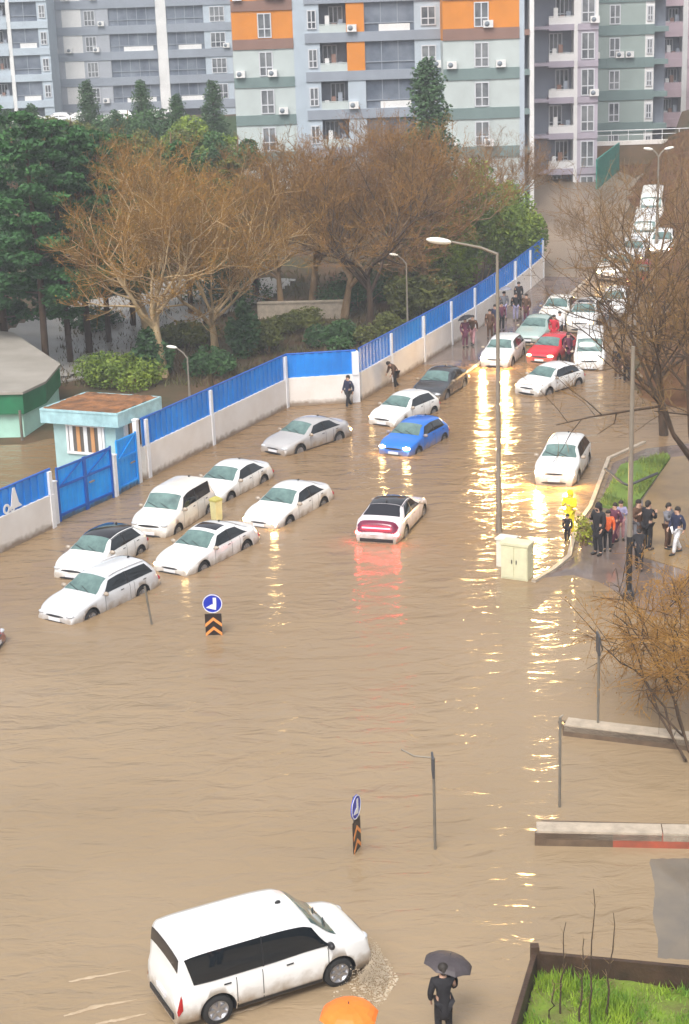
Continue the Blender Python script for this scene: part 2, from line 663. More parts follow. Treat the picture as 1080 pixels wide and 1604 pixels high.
# rust brown soil of the right bank and the green slope before the far block
def sheet(name, x0, x1, y0, y1, step, ok, m_, dz=.03):
    vs, fs, ix = [], [], {}
    nx, ny = int((x1 - x0) / step), int((y1 - y0) / step)
    for j_ in range(ny + 1):
        for i_ in range(nx + 1):
            x, y = x0 + i_ * step, y0 + j_ * step
            if ok(x, y):
                ix[i_, j_] = len(vs)
                vs.append((x, y, ground_z(x, y) + dz + .05 * math.sin(x * 2.1 + y) * math.sin(y * 1.7)))
    for j_ in range(ny):
        for i_ in range(nx):
            q = [(i_, j_), (i_ + 1, j_), (i_ + 1, j_ + 1), (i_, j_ + 1)]
            if all(c in ix for c in q):
                fs.append(tuple(ix[c] for c in q))
    b_ = MB()
    b_.add(vs, fs, 0, True)
    return tag(b_.build(name, m_), kind='structure')


M_bank = mat('rust_bank_soil', (0.29, 0.15, 0.065), .9, col2=(0.14, 0.055, 0.02), scale=.55, bump=.6, bscale=4, detail=8)
sheet('bank', 8, 70, 77, 150, .6, lambda x, y: bank_side(x, y) > .5, M_bank, .08)
sheet('lawn', -60, 2, 128, 200, 2.0, lambda x, y: fence_side(x, y) > 6, mat('far_lawn', (0.09, 0.15, 0.05), .9, col2=(0.05, 0.09, 0.035), scale=.12), .12)
# grey paved yard and pale low wall seen between the trunks
yd = [(130, 592), (300, 520), (430, 470), (470, 440), (300, 440), (100, 480), (-60, 560), (-60, 620)]
# rust brown soil of the right bank and the green slope before the far block
def sheet(name, x0, x1, y0, y1, step, ok, m_, dz=.03):
    vs, fs, ix = [], [], {}
    nx, ny = int((x1 - x0) / step), int((y1 - y0) / step)
    for j_ in range(ny + 1):
        for i_ in range(nx + 1):
            x, y = x0 + i_ * step, y0 + j_ * step
            if ok(x, y):
                ix[i_, j_] = len(vs)
                vs.append((x, y, ground_z(x, y) + dz + .05 * math.sin(x * 2.1 + y) * math.sin(y * 1.7)))
    for j_ in range(ny):
        for i_ in range(nx):
            q = [(i_, j_), (i_ + 1, j_), (i_ + 1, j_ + 1), (i_, j_ + 1)]
            if all(c in ix for c in q):
                fs.append(tuple(ix[c] for c in q))
    b_ = MB()
    b_.add(vs, fs, 0, True)
    return tag(b_.build(name, m_), kind='structure')


M_bank = mat('rust_bank_soil', (0.29, 0.15, 0.065), .9, col2=(0.14, 0.055, 0.02), scale=.55, bump=.6, bscale=4, detail=8)
sheet('bank', 8, 70, 77, 150, .6, lambda x, y: bank_side(x, y) > .5, M_bank, .08)
sheet('lawn', -60, 2, 128, 200, 2.0, lambda x, y: fence_side(x, y) > 6, mat('far_lawn', (0.09, 0.15, 0.05), .9, col2=(0.05, 0.09, 0.035), scale=.12), .12)
# grey paved yard and pale low wall seen between the trunks
yd = [(130, 592), (300, 520), (430, 470), (470, 440), (300, 440), (100, 480), (-60, 560), (-60, 620)]
g3 = MB()
g3.prism([tuple(at(x, y, 0.3)) for x, y in yd], -0.4, 0.3)
tag(g3.build('yard', mat('wet_grey_yard', (0.36, 0.34, 0.31), 0.35, col2=(0.28, 0.26, 0.24), scale=0.3)), kind='structure')

ydw = [at_hill(x, y, .2) for x, y in yd]


def in_yard(x, y):
    c = False
    n = len(ydw)
    for i_ in range(n):
        a, b = ydw[i_], ydw[i_ - 1]
        if (a.y > y) != (b.y > y) and x < (b.x - a.x) * (y - a.y) / (b.y - a.y) + a.x:
            c = not c
    return c


sheet('yard', -70, 5, 70, 130, .35, in_yard, mat('wet_grey_yard', (0.36, 0.34, 0.31), 0.35, col2=(0.28, 0.26, 0.24), scale=0.3), .14)

# ------------------------------------------------------------------ boundary wall with blue sheets
GRP_W = 'boundary walls with blue sheets'


def fence_run(label, pts, post_ts, h_wall=1.45, h_sheet=1.2, wall_w=0.24, post_h=0.5):
    root = empty('boundary_wall', (pts[0].x, pts[0].y, 0))
    tag(root, label, 'wall', GRP_W)
    off = Vector((pts[0].x, pts[0].y, 0))
    seg = [(pts[i + 1] - pts[i]).length for i in range(len(pts) - 1)]
    tot = sum(seg)

    def P(t):
        s = t * tot
        for i, l in enumerate(seg):
            if s <= l + 1e-6 or i == len(seg) - 1:
                q = pts[i] + (pts[i + 1] - pts[i]) * (s / l)
                return Vector((q.x, q.y, 0)), hill(q.y)
            s -= l
    mb, cp = MB(), MB()
    for i in range(len(pts) - 1):
        n = max(1, int(seg[i] / 2.5))
        for k in range(n):
            a = pts[i] + (pts[i + 1] - pts[i]) * (k / n)
            b = pts[i] + (pts[i + 1] - pts[i]) * ((k + 1) / n)
            mb.bar(a - off, b - off, wall_w, -0.8 + hill(a.y), h_wall + hill(a.y), -0.8 + hill(b.y), h_wall + hill(b.y))
    mb.build('wall', M_wall, root)
    post_ts = sorted(post_ts)
    for t in post_ts:
        q, h = P(t)
        q2, _ = P(min(1, t + .01))
        q1, _ = P(max(0, t - .01))
        dd = q2 - q1
        pb = MB()
        pw = .34 if wall_w == .245 else .19
        pb.box((q.x - off.x, q.y - off.y, h + h_wall + (h_sheet - .04) / 2 - 0.02), (pw, pw + .09, h_sheet - .04), math.atan2(dd.y, dd.x))
        pb.box((q.x - off.x, q.y - off.y, h + h_wall / 2 - .2), (pw + .04, .32, h_wall + .4), math.atan2(dd.y, dd.x))
        pb.build('post', M_post, root)
    ts = sorted(set([0.0] + post_ts + [1.0]))
    for a, b in zip(ts[:-1], ts[1:]):
        if b - a < 0.01:
            continue
        sb = MB()
        qa, ha = P(a)
        qb, hb = P(b)
        n = max(4, int((qb - qa).length / 0.22))
        dd = (qb - qa).normalized()
        nn = Vector((-dd.y, dd.x, 0))
        for k in range(n):
            # corrugated: alternate steps of the sheet
            u0, u1 = k / n, (k + 1) / n
            o = nn * (0.025 if k % 2 else -0.015)
            p0, p1 = qa.lerp(qb, u0) + o - off, qa.lerp(qb, u1) + o - off
            z0, z1 = ha + (hb - ha) * u0, ha + (hb - ha) * u1
            sb.bar(p0, p1, 0.04, z0 + h_wall - .03, z0 + h_wall + h_sheet, z1 + h_wall - .03, z1 + h_wall + h_sheet)
        sb.build('sheet_panel', M_blue, root)
        rb = MB()
        p0, p1 = qa - off, qb - off
        rb.tube([(p0.x, p0.y, ha + h_wall + h_sheet), (p1.x, p1.y, hb + h_wall + h_sheet)], 0.05, 6)
        rb.build('top_rail', M_gatefr, root)
    return root, P, off


fence_run('white wall with blue sheet top from the gate to the corner, behind the parked cars', [F['run0'], F['kink'] + Vector((0, 0, 0))],
          [0.02, 0.43, 0.98], post_h=.5)
fence_run('short white wall with blue sheets between the corner and the thick white pier', [F['kink'], F['pier']], [0.985], wall_w=.245)
endp = Vector((END.x, END.y, 0))
fence_run('long white wall with blue sheets climbing beside the crowd', [F['pier'] + Vector((.15, .35, 0)), endp],
          [0.13, 0.28, 0.42, 0.55, 0.68, 0.80, 0.90, 0.99], wall_w=.25)
lw, lwP, lwo = fence_run('white wall with blue sheets and a white emblem left of the gate', [F['off'], F['left']], [0.985], h_wall=1.35, h_sheet=1.0)
# emblem on the sheet: a white figure and two rings
dd = (F['left'] - F['off']).normalized()
nn = Vector((dd.y, -dd.x, 0))
em = MB()
base = F['left'] - dd * 2.5 + nn * 0.075 - lwo


def on(u, z_):
    q = base + dd * u
    return (q.x, q.y, z_)


def emp(pts2, push=0.0):
    n = len(pts2)
    f = [Vector(on(u, z_)) + nn * (0.012 + push) for u, z_ in pts2]
    bk = [p - nn * 0.03 for p in f]
    em.add(f + bk, [tuple(range(n))] + [(i, (i + 1) % n, n + (i + 1) % n, n + i) for i in range(n)])


emp([(-.18, 1.45), (.52, 1.45), (.34, 1.62), (.16, 2.25), (.04, 2.25)])
for cu, cz, r_ in ((-.42, 1.55, .20), (-.08, 1.48, .14)):
    for k in range(14):
        a0, a1 = 2 * math.pi * k / 14, 2 * math.pi * (k + 1) / 14
        emp([(cu + r_ * math.cos(a0), cz + r_ * math.sin(a0)), (cu + r_ * math.cos(a1), cz + r_ * math.sin(a1)),
             (cu + r_ * .55 * math.cos(a1), cz + r_ * .55 * math.sin(a1)), (cu + r_ * .55 * math.cos(a0), cz + r_ * .55 * math.sin(a0))], .004)
em.build('emblem', M_white, lw)


def gate(label, name, a, b, h, leaves, cat='gate', arch=False):
    root = empty(name, (a.x, a.y, 0))
    tag(root, label, cat)
    L_ = (b - a).length
    dirv = (b - a).normalized()
    rz = math.atan2(dirv.y, dirv.x)
    root.rotation_euler = (0, 0, rz)
    w = L_ / leaves
    for k in range(leaves):
        lb = MB()
        n = int(w / 0.16)
        for q in range(n):
            x0 = k * w + 0.03 + (w - .06) * q / n
            x1 = k * w + 0.03 + (w - .06) * (q + 1) / n
            lb.box(((x0 + x1) / 2, 0.012 if q % 2 else -0.006, h / 2 - .3), (x1 - x0, 0.03, h + .4))
        leaf = lb.build('gate_leaf', M_gate, root)
        fb = MB()
        for z_ in (0.25, h * 0.62, h - 0.1):
            fb.box((k * w + w / 2, -0.05, z_), (w - .04, 0.05, 0.09))
        for x_ in (k * w + .05, k * w + w - .05):
            fb.box((x_, -0.05, h / 2 - .2), (0.09, 0.056, h + .36))
        if h > 1.6:
            fb.tube([(k * w + .1, -0.055, h * .62), (k * w + w - .1, -0.055, h - .1)], 0.03, 5)
        fb.build('frame', M_gatefr if not arch else M_gate, leaf)
    pb = MB()
    pb.box((L_ / 2 + .35, -0.1, 1.1), (0.3, 0.06, 0.06))
    pb.build('bolt', M_galv, root)
    return root


gate('wide bright blue double leaf gate standing in the flood', 'driveway_gate', F['gate0'], F['gate1'], 2.25, 2)
gate('narrow blue pedestrian gate beside the guard hut', 'pedestrian_gate', F['ped0'], F['ped1'], 2.35, 1, arch=True)
for p_, lab, hh in ((at(89, 820), 'thin white gate post at the left end of the blue gate', 1.7), (at(182, 777), 'white gate post between the wide and the narrow blue gates', 1.75),
                    (at(219, 756), 'white gate post right of the narrow blue gate', 2.75)):
    mb = MB()
    mb.box((0, 0, hh / 2 - .3), (0.20, 0.20, hh + .6), R(63))
    mb.box((0, 0, hh + .03), (0.25, 0.25, 0.06), R(63))
    o = mb.build('gate_post', M_post)
    o.location = p_
    tag(o, lab, 'post')

# ------------------------------------------------------------------ guard hut
ZT = 3.25
A, B, C_ = at(62, 640, ZT), at(184, 648, ZT), at(253, 621, ZT)
D_ = A + (C_ - B)
ctr = (A + C_) / 2
hut = empty('guard_hut', (ctr.x, ctr.y, 0))
tag(hut, 'small pale turquoise guard hut with flat roof covered in brown leaves', 'hut')
rel = [Vector((p.x - ctr.x, p.y - ctr.y, 0)) for p in (A, B, C_, D_)]
M_hut = mat('turquoise_plaster', (0.42, 0.62, 0.62), 0.7, col2=(0.33, 0.50, 0.50), scale=1.5)
M_hut_e = mat('turquoise_roof_edge', (0.42, 0.66, 0.70), 0.6, col2=(0.28, 0.46, 0.50), scale=2.5)
M_debris = mat('leaf_litter', (0.30, 0.13, 0.05), 0.95, col2=(0.12, 0.06, 0.03), scale=1.5, bump=0.8, bscale=9)
m = MB()
m.prism([tuple(p) for p in rel], ZT - .62, ZT - .08, 0)
roof = m.build('roof', M_hut_e, hut)
m = MB()
for i in range(4):
    a, b = rel[i] * .985, rel[(i + 1) % 4] * .985
    m.bar(a, b, 0.10, ZT - .081, ZT)
m.build('parapet', M_hut_e, roof)
m = MB()
NN = 16
vs = []
for j in range(NN + 1):
    for i in range(NN + 1):
        u, v = i / NN, j / NN
        p = (rel[0] * (1 - u) + rel[1] * u) * (1 - v) + (rel[3] * (1 - u) + rel[2] * u) * v
        vs.append((p.x * .955, p.y * .955, ZT - .078 + 0.05 + 0.07 * rng.random()))
m.add(vs, [(j * (NN + 1) + i, j * (NN + 1) + i + 1, (j + 1) * (NN + 1) + i + 1, (j + 1) * (NN + 1) + i) for j in range(NN) for i in range(NN)], 0, False)
m.build('leaf_litter', M_debris, roof)
wr = [p * 0.80 for p in rel]
m = MB()
m.prism([tuple(p) for p in wr], -0.6, ZT - .625)
m.build('wall', M_hut, hut)
M_shut = mat('orange_curtain', (0.55, 0.28, 0.12), 0.8)
for (a, b, cnt) in ((wr[0], wr[1], 1), (wr[1], wr[2], 1)):
    d_ = (b - a)
    l = d_.length
    d_ = d_ / l
    n_ = Vector((d_.y, -d_.x, 0))
    rz = math.atan2(d_.y, d_.x)
    root_w = MB()
    c = a + d_ * (l * .52)
    w_ = l * .58
    for x_ in (-w_ / 2, w_ / 2):
        q = c + d_ * x_ + n_ * .03
        root_w.box((q.x, q.y, 1.95), (0.1, 0.10, 1.2), rz)
    for z_ in (1.33, 2.56):
        q = c + n_ * .035
        root_w.box((q.x, q.y, z_), (w_ + .12, 0.11, 0.1), rz)
    wo = root_w.build('window', M_white, hut)
    pm_ = MB()
    q = c + n_ * .012
    pm_.box((q.x, q.y, 1.95), (w_, 0.04, 1.14), rz)
    pm_.build('pane', mat('hut_window', (0.12, 0.11, 0.10), 0.1), wo)
    cm = MB()
    for k in range(5):
        q = c + d_ * ((k + .5) / 5 - .5) * w_ + n_ * .045
        cm.box((q.x, q.y, 1.95), (w_ * .10, 0.03, 1.12), rz, mi=k % 2)
    cm.build('curtain', [M_white, M_shut], wo)

# ------------------------------------------------------------------ school building edge at far left
ZR = 2.35
rp = [(0, 613), (70, 596), (140, 571), (135, 555), (60, 520), (-160, 470), (-300, 560)]
pts = [at(x, y, ZR) for x, y in [(-160, 618), (36, 614), (72, 597), (95, 570), (20, 520), (-200, 500)]]
c0 = pts[1]
sch = empty('school_building', (c0.x, c0.y, 0))
tag(sch, 'low pale mint building with green fascia and flat grey roof', 'building')
rel = [(p.x - c0.x, p.y - c0.y) for p in pts]
m = MB()
m.prism(rel, ZR - .12, ZR)
m.build('roof', mat('grey_roof_sheet', (0.36, 0.33, 0.29), 0.5, col2=(0.27, 0.245, 0.21), scale=0.4), sch)
m = MB()
cen = Vector((sum(p[0] for p in rel) / 6, sum(p[1] for p in rel) / 6))


def shrink(k):
    return [((p[0] - cen.x) * k + cen.x, (p[1] - cen.y) * k + cen.y) for p in rel]


m.prism(shrink(.985), 1.25, ZR - .125)
m.build('fascia', mat('dark_green_fascia', (0.015, 0.16, 0.07), 0.5, var=.2, scale=1), sch)
m = MB()
m.prism(shrink(.95), -0.5, 1.245)
m.build('wall', mat('mint_wall', (0.40, 0.66, 0.55), 0.7, var=.1, scale=1), sch)
m = MB()
q = at(28, 660, 0.9)
m.tube([(q.x - c0.x + .2, q.y - c0.y - .3, 0.02), (q.x - c0.x + .2, q.y - c0.y - .3, 1.5)], 0.07, 6)
m.build('downpipe', M_galv_d, sch)
# pale low wall inside the park
a, b = at_hill(405, 506), at_hill(545, 503)
m = MB()
m.bar((0, 0), (b.x - a.x, b.y - a.y), .3, -.2, 0.95)
m.bar((0, 0), (b.x - a.x, b.y - a.y), .4, 0.95, 1.05)
o = m.build('garden_wall', M_kerb)
o.location = (a.x, a.y, ground_z(a.x, a.y))
tag(o, 'low pale concrete wall seen between the tree trunks in the park', 'wall')

# ------------------------------------------------------------------ walled islands at right
def island(label, fl, fr, bl, h, depth_strip, red_from=None):
    root = empty('traffic_island', tuple(fl))
    tag(root, label, 'traffic island', 'raised islands at the road edge')
    X = (fr - fl).normalized()
    root.rotation_euler = (0, 0, math.atan2(X.y, X.x))
    Ln = 9.0
    rel_b = (bl - fl)
    bx, by = rel_b.dot(X), rel_b.dot(Vector((-X.y, X.x, 0)))
    m = MB()
    pass
    m = MB()
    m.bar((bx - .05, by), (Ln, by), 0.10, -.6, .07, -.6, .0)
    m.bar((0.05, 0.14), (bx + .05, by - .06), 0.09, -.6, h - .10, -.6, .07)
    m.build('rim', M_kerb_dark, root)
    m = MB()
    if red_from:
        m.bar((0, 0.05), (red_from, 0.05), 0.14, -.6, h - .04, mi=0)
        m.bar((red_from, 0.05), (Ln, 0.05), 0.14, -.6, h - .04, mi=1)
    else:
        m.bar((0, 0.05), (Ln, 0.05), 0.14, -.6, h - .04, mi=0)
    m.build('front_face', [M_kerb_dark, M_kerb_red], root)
    m = MB()
    n = 3
    for k in range(n):
        x0, x1 = 0.03 + (Ln - .05) * k / n, 0.03 + (Ln - .05) * (k + 1) / n
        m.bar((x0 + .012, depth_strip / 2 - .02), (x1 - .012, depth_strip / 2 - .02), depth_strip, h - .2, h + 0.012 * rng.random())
    m.build('kerb_stones', M_kerb, root)
    return root


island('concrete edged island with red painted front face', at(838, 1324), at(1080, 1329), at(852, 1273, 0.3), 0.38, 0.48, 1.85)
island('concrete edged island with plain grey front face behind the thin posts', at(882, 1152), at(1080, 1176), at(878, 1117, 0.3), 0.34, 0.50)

# grey reflection on the water, built as a flat strip between island and garden
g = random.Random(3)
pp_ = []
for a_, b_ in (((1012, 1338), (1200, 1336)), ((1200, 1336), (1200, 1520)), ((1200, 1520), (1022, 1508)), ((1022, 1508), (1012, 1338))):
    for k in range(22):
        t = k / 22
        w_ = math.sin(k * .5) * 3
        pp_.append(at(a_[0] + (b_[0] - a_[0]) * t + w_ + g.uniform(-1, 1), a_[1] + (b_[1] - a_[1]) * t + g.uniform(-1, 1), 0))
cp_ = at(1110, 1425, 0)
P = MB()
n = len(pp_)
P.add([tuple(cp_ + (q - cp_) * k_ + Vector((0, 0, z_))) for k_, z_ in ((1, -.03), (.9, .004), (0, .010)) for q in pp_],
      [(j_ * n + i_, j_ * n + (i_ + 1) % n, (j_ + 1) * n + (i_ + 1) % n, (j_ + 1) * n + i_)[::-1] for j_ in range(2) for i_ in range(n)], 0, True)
tag(P.build('path', mat('grey_reflection_strip', (0.20, 0.162, 0.118), .16, col2=(0.135, 0.118, 0.098), scale=.7, bump=.12, bscale=2, detail=8)), kind='structure')  # thin slab that carries the grey reflection in its colour

# ------------------------------------------------------------------ garden corner at lower right
ZW = 0.95
ca, cb = at(838, 1491, ZW), at(1080, 1514, ZW)
cc = at(800, 1620, ZW)
X = (cb - ca).normalized()
Yv = (cc - ca).normalized()
root = empty('garden_wall', (ca.x, ca.y, 0))
tag(root, 'low dark brown wall round the bright green garden corner', 'wall')
m = MB()
m.bar((-.05 * X.x, -.05 * X.y), (X.x * 9, X.y * 9), .10, -.6, ZW)
m.bar((Yv.x * .05, Yv.y * .05), (Yv.x * 9, Yv.y * 9), .10, -.6, ZW - .003)
M_gw = mat('dark_brown_wall', (0.055, 0.030, 0.016), .6, var=.4, scale=2, bump=.3)
m.build('wall', M_gw, root)
m = MB()
m.box((0, 0, ZW / 2 + .0), (.17, .175, ZW + .30), 0)
m.build('corner_post', M_gw, root)
g = MB()
q0 = ca + X * .08 + Yv * .08
n = 44
vs = []
for j in range(n + 1):
    for i in range(n + 1):
        p = q0 + X * (i * 9 / n) + Yv * (j * 9 / n)
        vs.append((p.x, p.y, 0.48 + 0.05 * math.sin(p.x * 3.1 + p.y) + 0.10 * rng.random() * rng.random()))
g.add(vs, [(j * (n + 1) + i, (j + 1) * (n + 1) + i, (j + 1) * (n + 1) + i + 1, j * (n + 1) + i + 1) for j in range(n) for i in range(n)], 0, True)
tag(g.build('garden_lawn', M_grass), kind='structure')
GARDEN = (q0, X, Yv)
# ------------------------------------------------------------------ apartment blocks
def facade_mat(name, c, v=.08):
    return mat(name, c, 0.75, var=v, scale=0.5)


M_or = facade_mat('orange_render', (0.62, 0.22, 0.025))
M_pale = facade_mat('pale_mint_render', (0.47, 0.52, 0.51))
M_bluegrey = facade_mat('blue_grey_render', (0.42, 0.48, 0.54))
M_lil = facade_mat('lilac_render', (0.44, 0.40, 0.46))
M_wht = facade_mat('white_render', (0.70, 0.69, 0.68))
M_grn = facade_mat('grey_green_render', (0.30, 0.36, 0.34))
M_pink = facade_mat('pink_render', (0.52, 0.40, 0.44))
M_band = facade_mat('slate_band', (0.20, 0.23, 0.26))
M_bandg = facade_mat('green_slate_band', (0.16, 0.22, 0.215))
M_bandb = facade_mat('brown_band', (0.24, 0.14, 0.11))
M_bandl = facade_mat('lilac_band', (0.38, 0.34, 0.40))
M_grey = facade_mat('grey_render', (0.36, 0.38, 0.42))
M_bgrey = facade_mat('band_blue_grey', (0.26, 0.29, 0.34))
M_rec = facade_mat('recess_wall', (0.24, 0.26, 0.31))  # recess made lighter and bluer, distance haze put into the colour
M_pane = mat('apartment_glass', (0.26, 0.27, 0.28), 0.10, col2=(0.04, 0.05, 0.065), scale=0.45)  # panes lightened, some of the haze is in their colour
M_bglass = mat('balcony_glass', (0.23, 0.26, 0.31), 0.08, col2=(0.075, 0.095, 0.13), scale=0.35)  # lightened for haze like the panes
M_frame = mat('white_window_frame', (0.56, 0.57, 0.60), 0.5)


def wall_window(parent, cx, y, z0, w, h, n=2, door=True, frame=None):
    f = MB()
    fw = 0.09
    for k in range(n + 1):
        x = cx - w / 2 + w * k / n
        f.box((x, y, z0 + h / 2), (fw, 0.12, h))
    for z in (z0, z0 + h, z0 + h * .36):
        f.box((cx, y - 0.008, z), (w + fw, 0.12, fw))
    fo = f.build('window', frame or M_frame, parent)
    p = MB()
    p.box((cx, y + 0.01, z0 + h / 2), (w, 0.06, h))
    p.build('pane', M_pane, fo)


def apartment(label, Y, zref, sh, nlo, nhi, cols, band_h, depth=12, rowcol=None, band=None, rot=0.0, roof=None):
    """cols: (px0, px1, kind, material) read at the facade's own distance; storeys count from zref"""
    x0 = atY(cols[0][0], 120, Y).x
    root = empty('apartment_building', (x0, Y, hill(Y)))
    root.rotation_euler = (0, 0, rot)
    tag(root, label, 'apartment building')
    zb = zref + nlo * sh
    base_z = hill(Y) - 1.5
    off = -hill(Y)
    walls = {}
    bands = [MB() for _ in range(nlo, nhi)]
    bcap = {}
    for (pa, pb, kind, cm) in cols:
        xa, xb = atY(pa, 120, Y).x - x0, atY(pb, 120, Y).x - x0
        w = xb - xa
        cx = (xa + xb) / 2
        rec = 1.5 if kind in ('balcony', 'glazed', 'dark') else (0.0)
        for si, s in enumerate(range(nlo, nhi)):
            z0 = zref + s * sh + off
            z1 = z0 + sh
            mm = rowcol(s, kind, cm) if rowcol else cm
            if s == nlo:
                z0w = base_z + off
            else:
                z0w = z0
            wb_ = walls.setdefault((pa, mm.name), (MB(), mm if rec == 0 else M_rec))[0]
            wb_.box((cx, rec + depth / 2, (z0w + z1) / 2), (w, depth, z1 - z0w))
            if kind in ('win', 'small', 'plain') and (si * 7 + int(pa) * 3) % 5 < 2 and w > 1.2:
                m = MB()
                xo = cx + (w * .30 if kind != 'plain' else -w * .2)
                m.box((xo, -.22, z0 + band_h + .30), (.75, .32, .55))
                m.lathe([(0, -.385), (.20, -.385), (.20, -.37)], (xo - .1, 0, z0 + band_h + .30), 12, 'Y', 1)
                m.build('air_conditioner', [M_wht, M_band], root)
            if kind in ('win', 'win1'):
                ww = min(w * .62, 1.7)
                wall_window(root, cx, -0.03, z0 + band_h + 0.12, ww, sh - band_h - .35, 3 if ww > 1.2 else 2)
            elif kind == 'small':
                wall_window(root, cx, -0.03, z0 + band_h + 0.35, min(w * .55, 1.1), (sh - band_h) * .62, 2)
            elif kind == 'balcony':
                m = MB()
                m.box((cx, 0.06, z0 + band_h + 0.28), (w, 0.12, 0.56))
                m.box((cx, 0.05, z0 + band_h + 0.62), (w, 0.06, 0.06))
                m.build('balcony_parapet', cm, root)
                m = MB()
                for q_ in range(3):
                    m.box((cx + w * (-.3 + .25 * q_ + .05 * (si % 3)), .55, z0 + band_h + .35 + .15 * ((si + q_) % 3)), (.35, .3, .7 + .3 * ((si + q_) % 3)), mi=q_)
                m.build('balcony_clutter', [M_wht, M_bandb, M_bgrey], root)
                wall_window(root, cx + (w * .12 if si % 2 else -w * .14), rec - .04, z0 + band_h + .05, min(2.0, w * .5), sh - band_h - .3, 3)
            elif kind == 'glazed':
                m = MB()
                m.box((cx, 0.20, z0 + band_h + (sh - band_h) / 2), (w, 0.05, sh - band_h))
                g_ = m.build('balcony_glazing', M_bglass, root)
                m = MB()
                n = max(2, int(w / 1.1))
                for k in range(n + 1):
                    m.box((xa + w * k / n, 0.16, z0 + band_h + (sh - band_h) / 2), (0.07, 0.08, sh - band_h))
                m.box((cx, 0.13, z0 + band_h + .62), (w, 0.07, 0.07))
                m.build('mullions', M_bgrey, g_)
                if (si + int(pa)) % 2 == 0:
                    m = MB()
                    m.box((cx + w * .1, 0.10, z0 + band_h + .26), (w * .62, 0.05, 0.52))
                    m.build('balcony_parapet', M_wht, root)
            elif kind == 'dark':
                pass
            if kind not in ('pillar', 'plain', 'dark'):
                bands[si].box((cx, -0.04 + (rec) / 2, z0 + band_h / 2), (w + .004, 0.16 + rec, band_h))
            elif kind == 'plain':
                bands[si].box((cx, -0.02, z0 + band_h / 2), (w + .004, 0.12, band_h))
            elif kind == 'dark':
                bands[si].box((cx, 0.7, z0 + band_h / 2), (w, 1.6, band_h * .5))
    for nm, (mb, mm) in walls.items():
        mb.build('wall', mm, root)
    for si, s in enumerate(range(nlo, nhi)):
        if bands[si].v:
            bands[si].build('floor_band', band(s) if callable(band) else band, root)
    xe = atY(cols[-1][1], 120, Y).x - x0
    m = MB()
    zt = zref + nhi * sh + off
    m.box((xe / 2, depth / 2 + .5, zt + .25), (xe + .6, depth + 1.6, .5))
    m.build('roof', M_band, root)
    return root


def zat(px, py, Y):
    return atY(px, py, Y).z


Y2 = 133.0
# two orange topped wings with a recessed middle
rc = lambda s, kind, cm: (M_or if s >= 1 and kind in ('win', 'plain') else cm)
bd = lambda s: (M_bandb if s >= 1 else M_bandg)
apartment('apartment wing with orange upper floors beside the lamp post end of the park', Y2, zat(755, 62, Y2) - 2.98, 2.98, -5, 5,
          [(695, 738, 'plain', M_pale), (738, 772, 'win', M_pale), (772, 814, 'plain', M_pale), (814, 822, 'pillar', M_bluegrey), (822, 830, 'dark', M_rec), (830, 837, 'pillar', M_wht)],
          0.86, rowcol=rc, band=bd)
apartment('apartment wing with orange upper floors above the brown trees', Y2 + 6, zat(420, 77, Y2 + 6) - 2.98, 2.98, -5, 5,
          [(367, 402, 'plain', M_pale), (402, 434, 'win', M_pale), (434, 462, 'plain', M_pale), (462, 480, 'pillar', M_bluegrey)],
          0.80, rowcol=rc, band=bd)
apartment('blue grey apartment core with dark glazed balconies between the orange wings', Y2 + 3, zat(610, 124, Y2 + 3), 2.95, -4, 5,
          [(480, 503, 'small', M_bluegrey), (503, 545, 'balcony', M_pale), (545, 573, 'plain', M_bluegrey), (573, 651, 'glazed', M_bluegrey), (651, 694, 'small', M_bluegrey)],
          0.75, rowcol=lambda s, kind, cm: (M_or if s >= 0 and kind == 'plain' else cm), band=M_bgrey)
Y3 = 142.0
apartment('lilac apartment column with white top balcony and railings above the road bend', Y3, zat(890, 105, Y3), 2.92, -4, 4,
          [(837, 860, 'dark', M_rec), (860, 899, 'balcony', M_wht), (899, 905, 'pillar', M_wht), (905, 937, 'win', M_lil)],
          0.5, rowcol=lambda s, kind, cm: (M_wht if s >= 1 and kind in ('win', 'plain') else cm), band=M_bandl)
Y4 = 158.0
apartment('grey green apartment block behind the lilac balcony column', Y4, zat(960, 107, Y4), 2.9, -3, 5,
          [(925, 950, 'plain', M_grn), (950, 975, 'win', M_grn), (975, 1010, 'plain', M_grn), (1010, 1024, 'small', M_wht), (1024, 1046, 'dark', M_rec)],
          0.9, band=M_bandg)
Y5 = 170.0
apartment('pink apartment block at the right edge beyond the bank', Y5, zat(1060, 100, Y5) - .3, 2.9, -2, 5,
          [(1040, 1068, 'balcony', M_pink), (1068, 1076, 'pillar', M_wht), (1076, 1130, 'win', M_pink)], 0.8, band=M_pink)
Y6 = 205.0
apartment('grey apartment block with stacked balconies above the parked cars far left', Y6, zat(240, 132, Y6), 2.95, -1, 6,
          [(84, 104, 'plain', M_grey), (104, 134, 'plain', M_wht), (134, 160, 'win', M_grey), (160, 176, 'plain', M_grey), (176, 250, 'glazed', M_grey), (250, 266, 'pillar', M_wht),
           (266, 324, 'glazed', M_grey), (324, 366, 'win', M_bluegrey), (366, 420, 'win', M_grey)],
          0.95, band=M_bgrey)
apartment('pale apartment block cut by the left edge of the photo', Y6 - 6, zat(40, 128, Y6 - 6), 2.95, -1, 6,
          [(-80, -10, 'balcony', M_bluegrey), (-10, 18, 'balcony', M_bluegrey), (18, 24, 'pillar', M_wht), (24, 66, 'glazed', M_bluegrey), (66, 82, 'small', M_bluegrey)], 0.8, band=M_bluegrey)
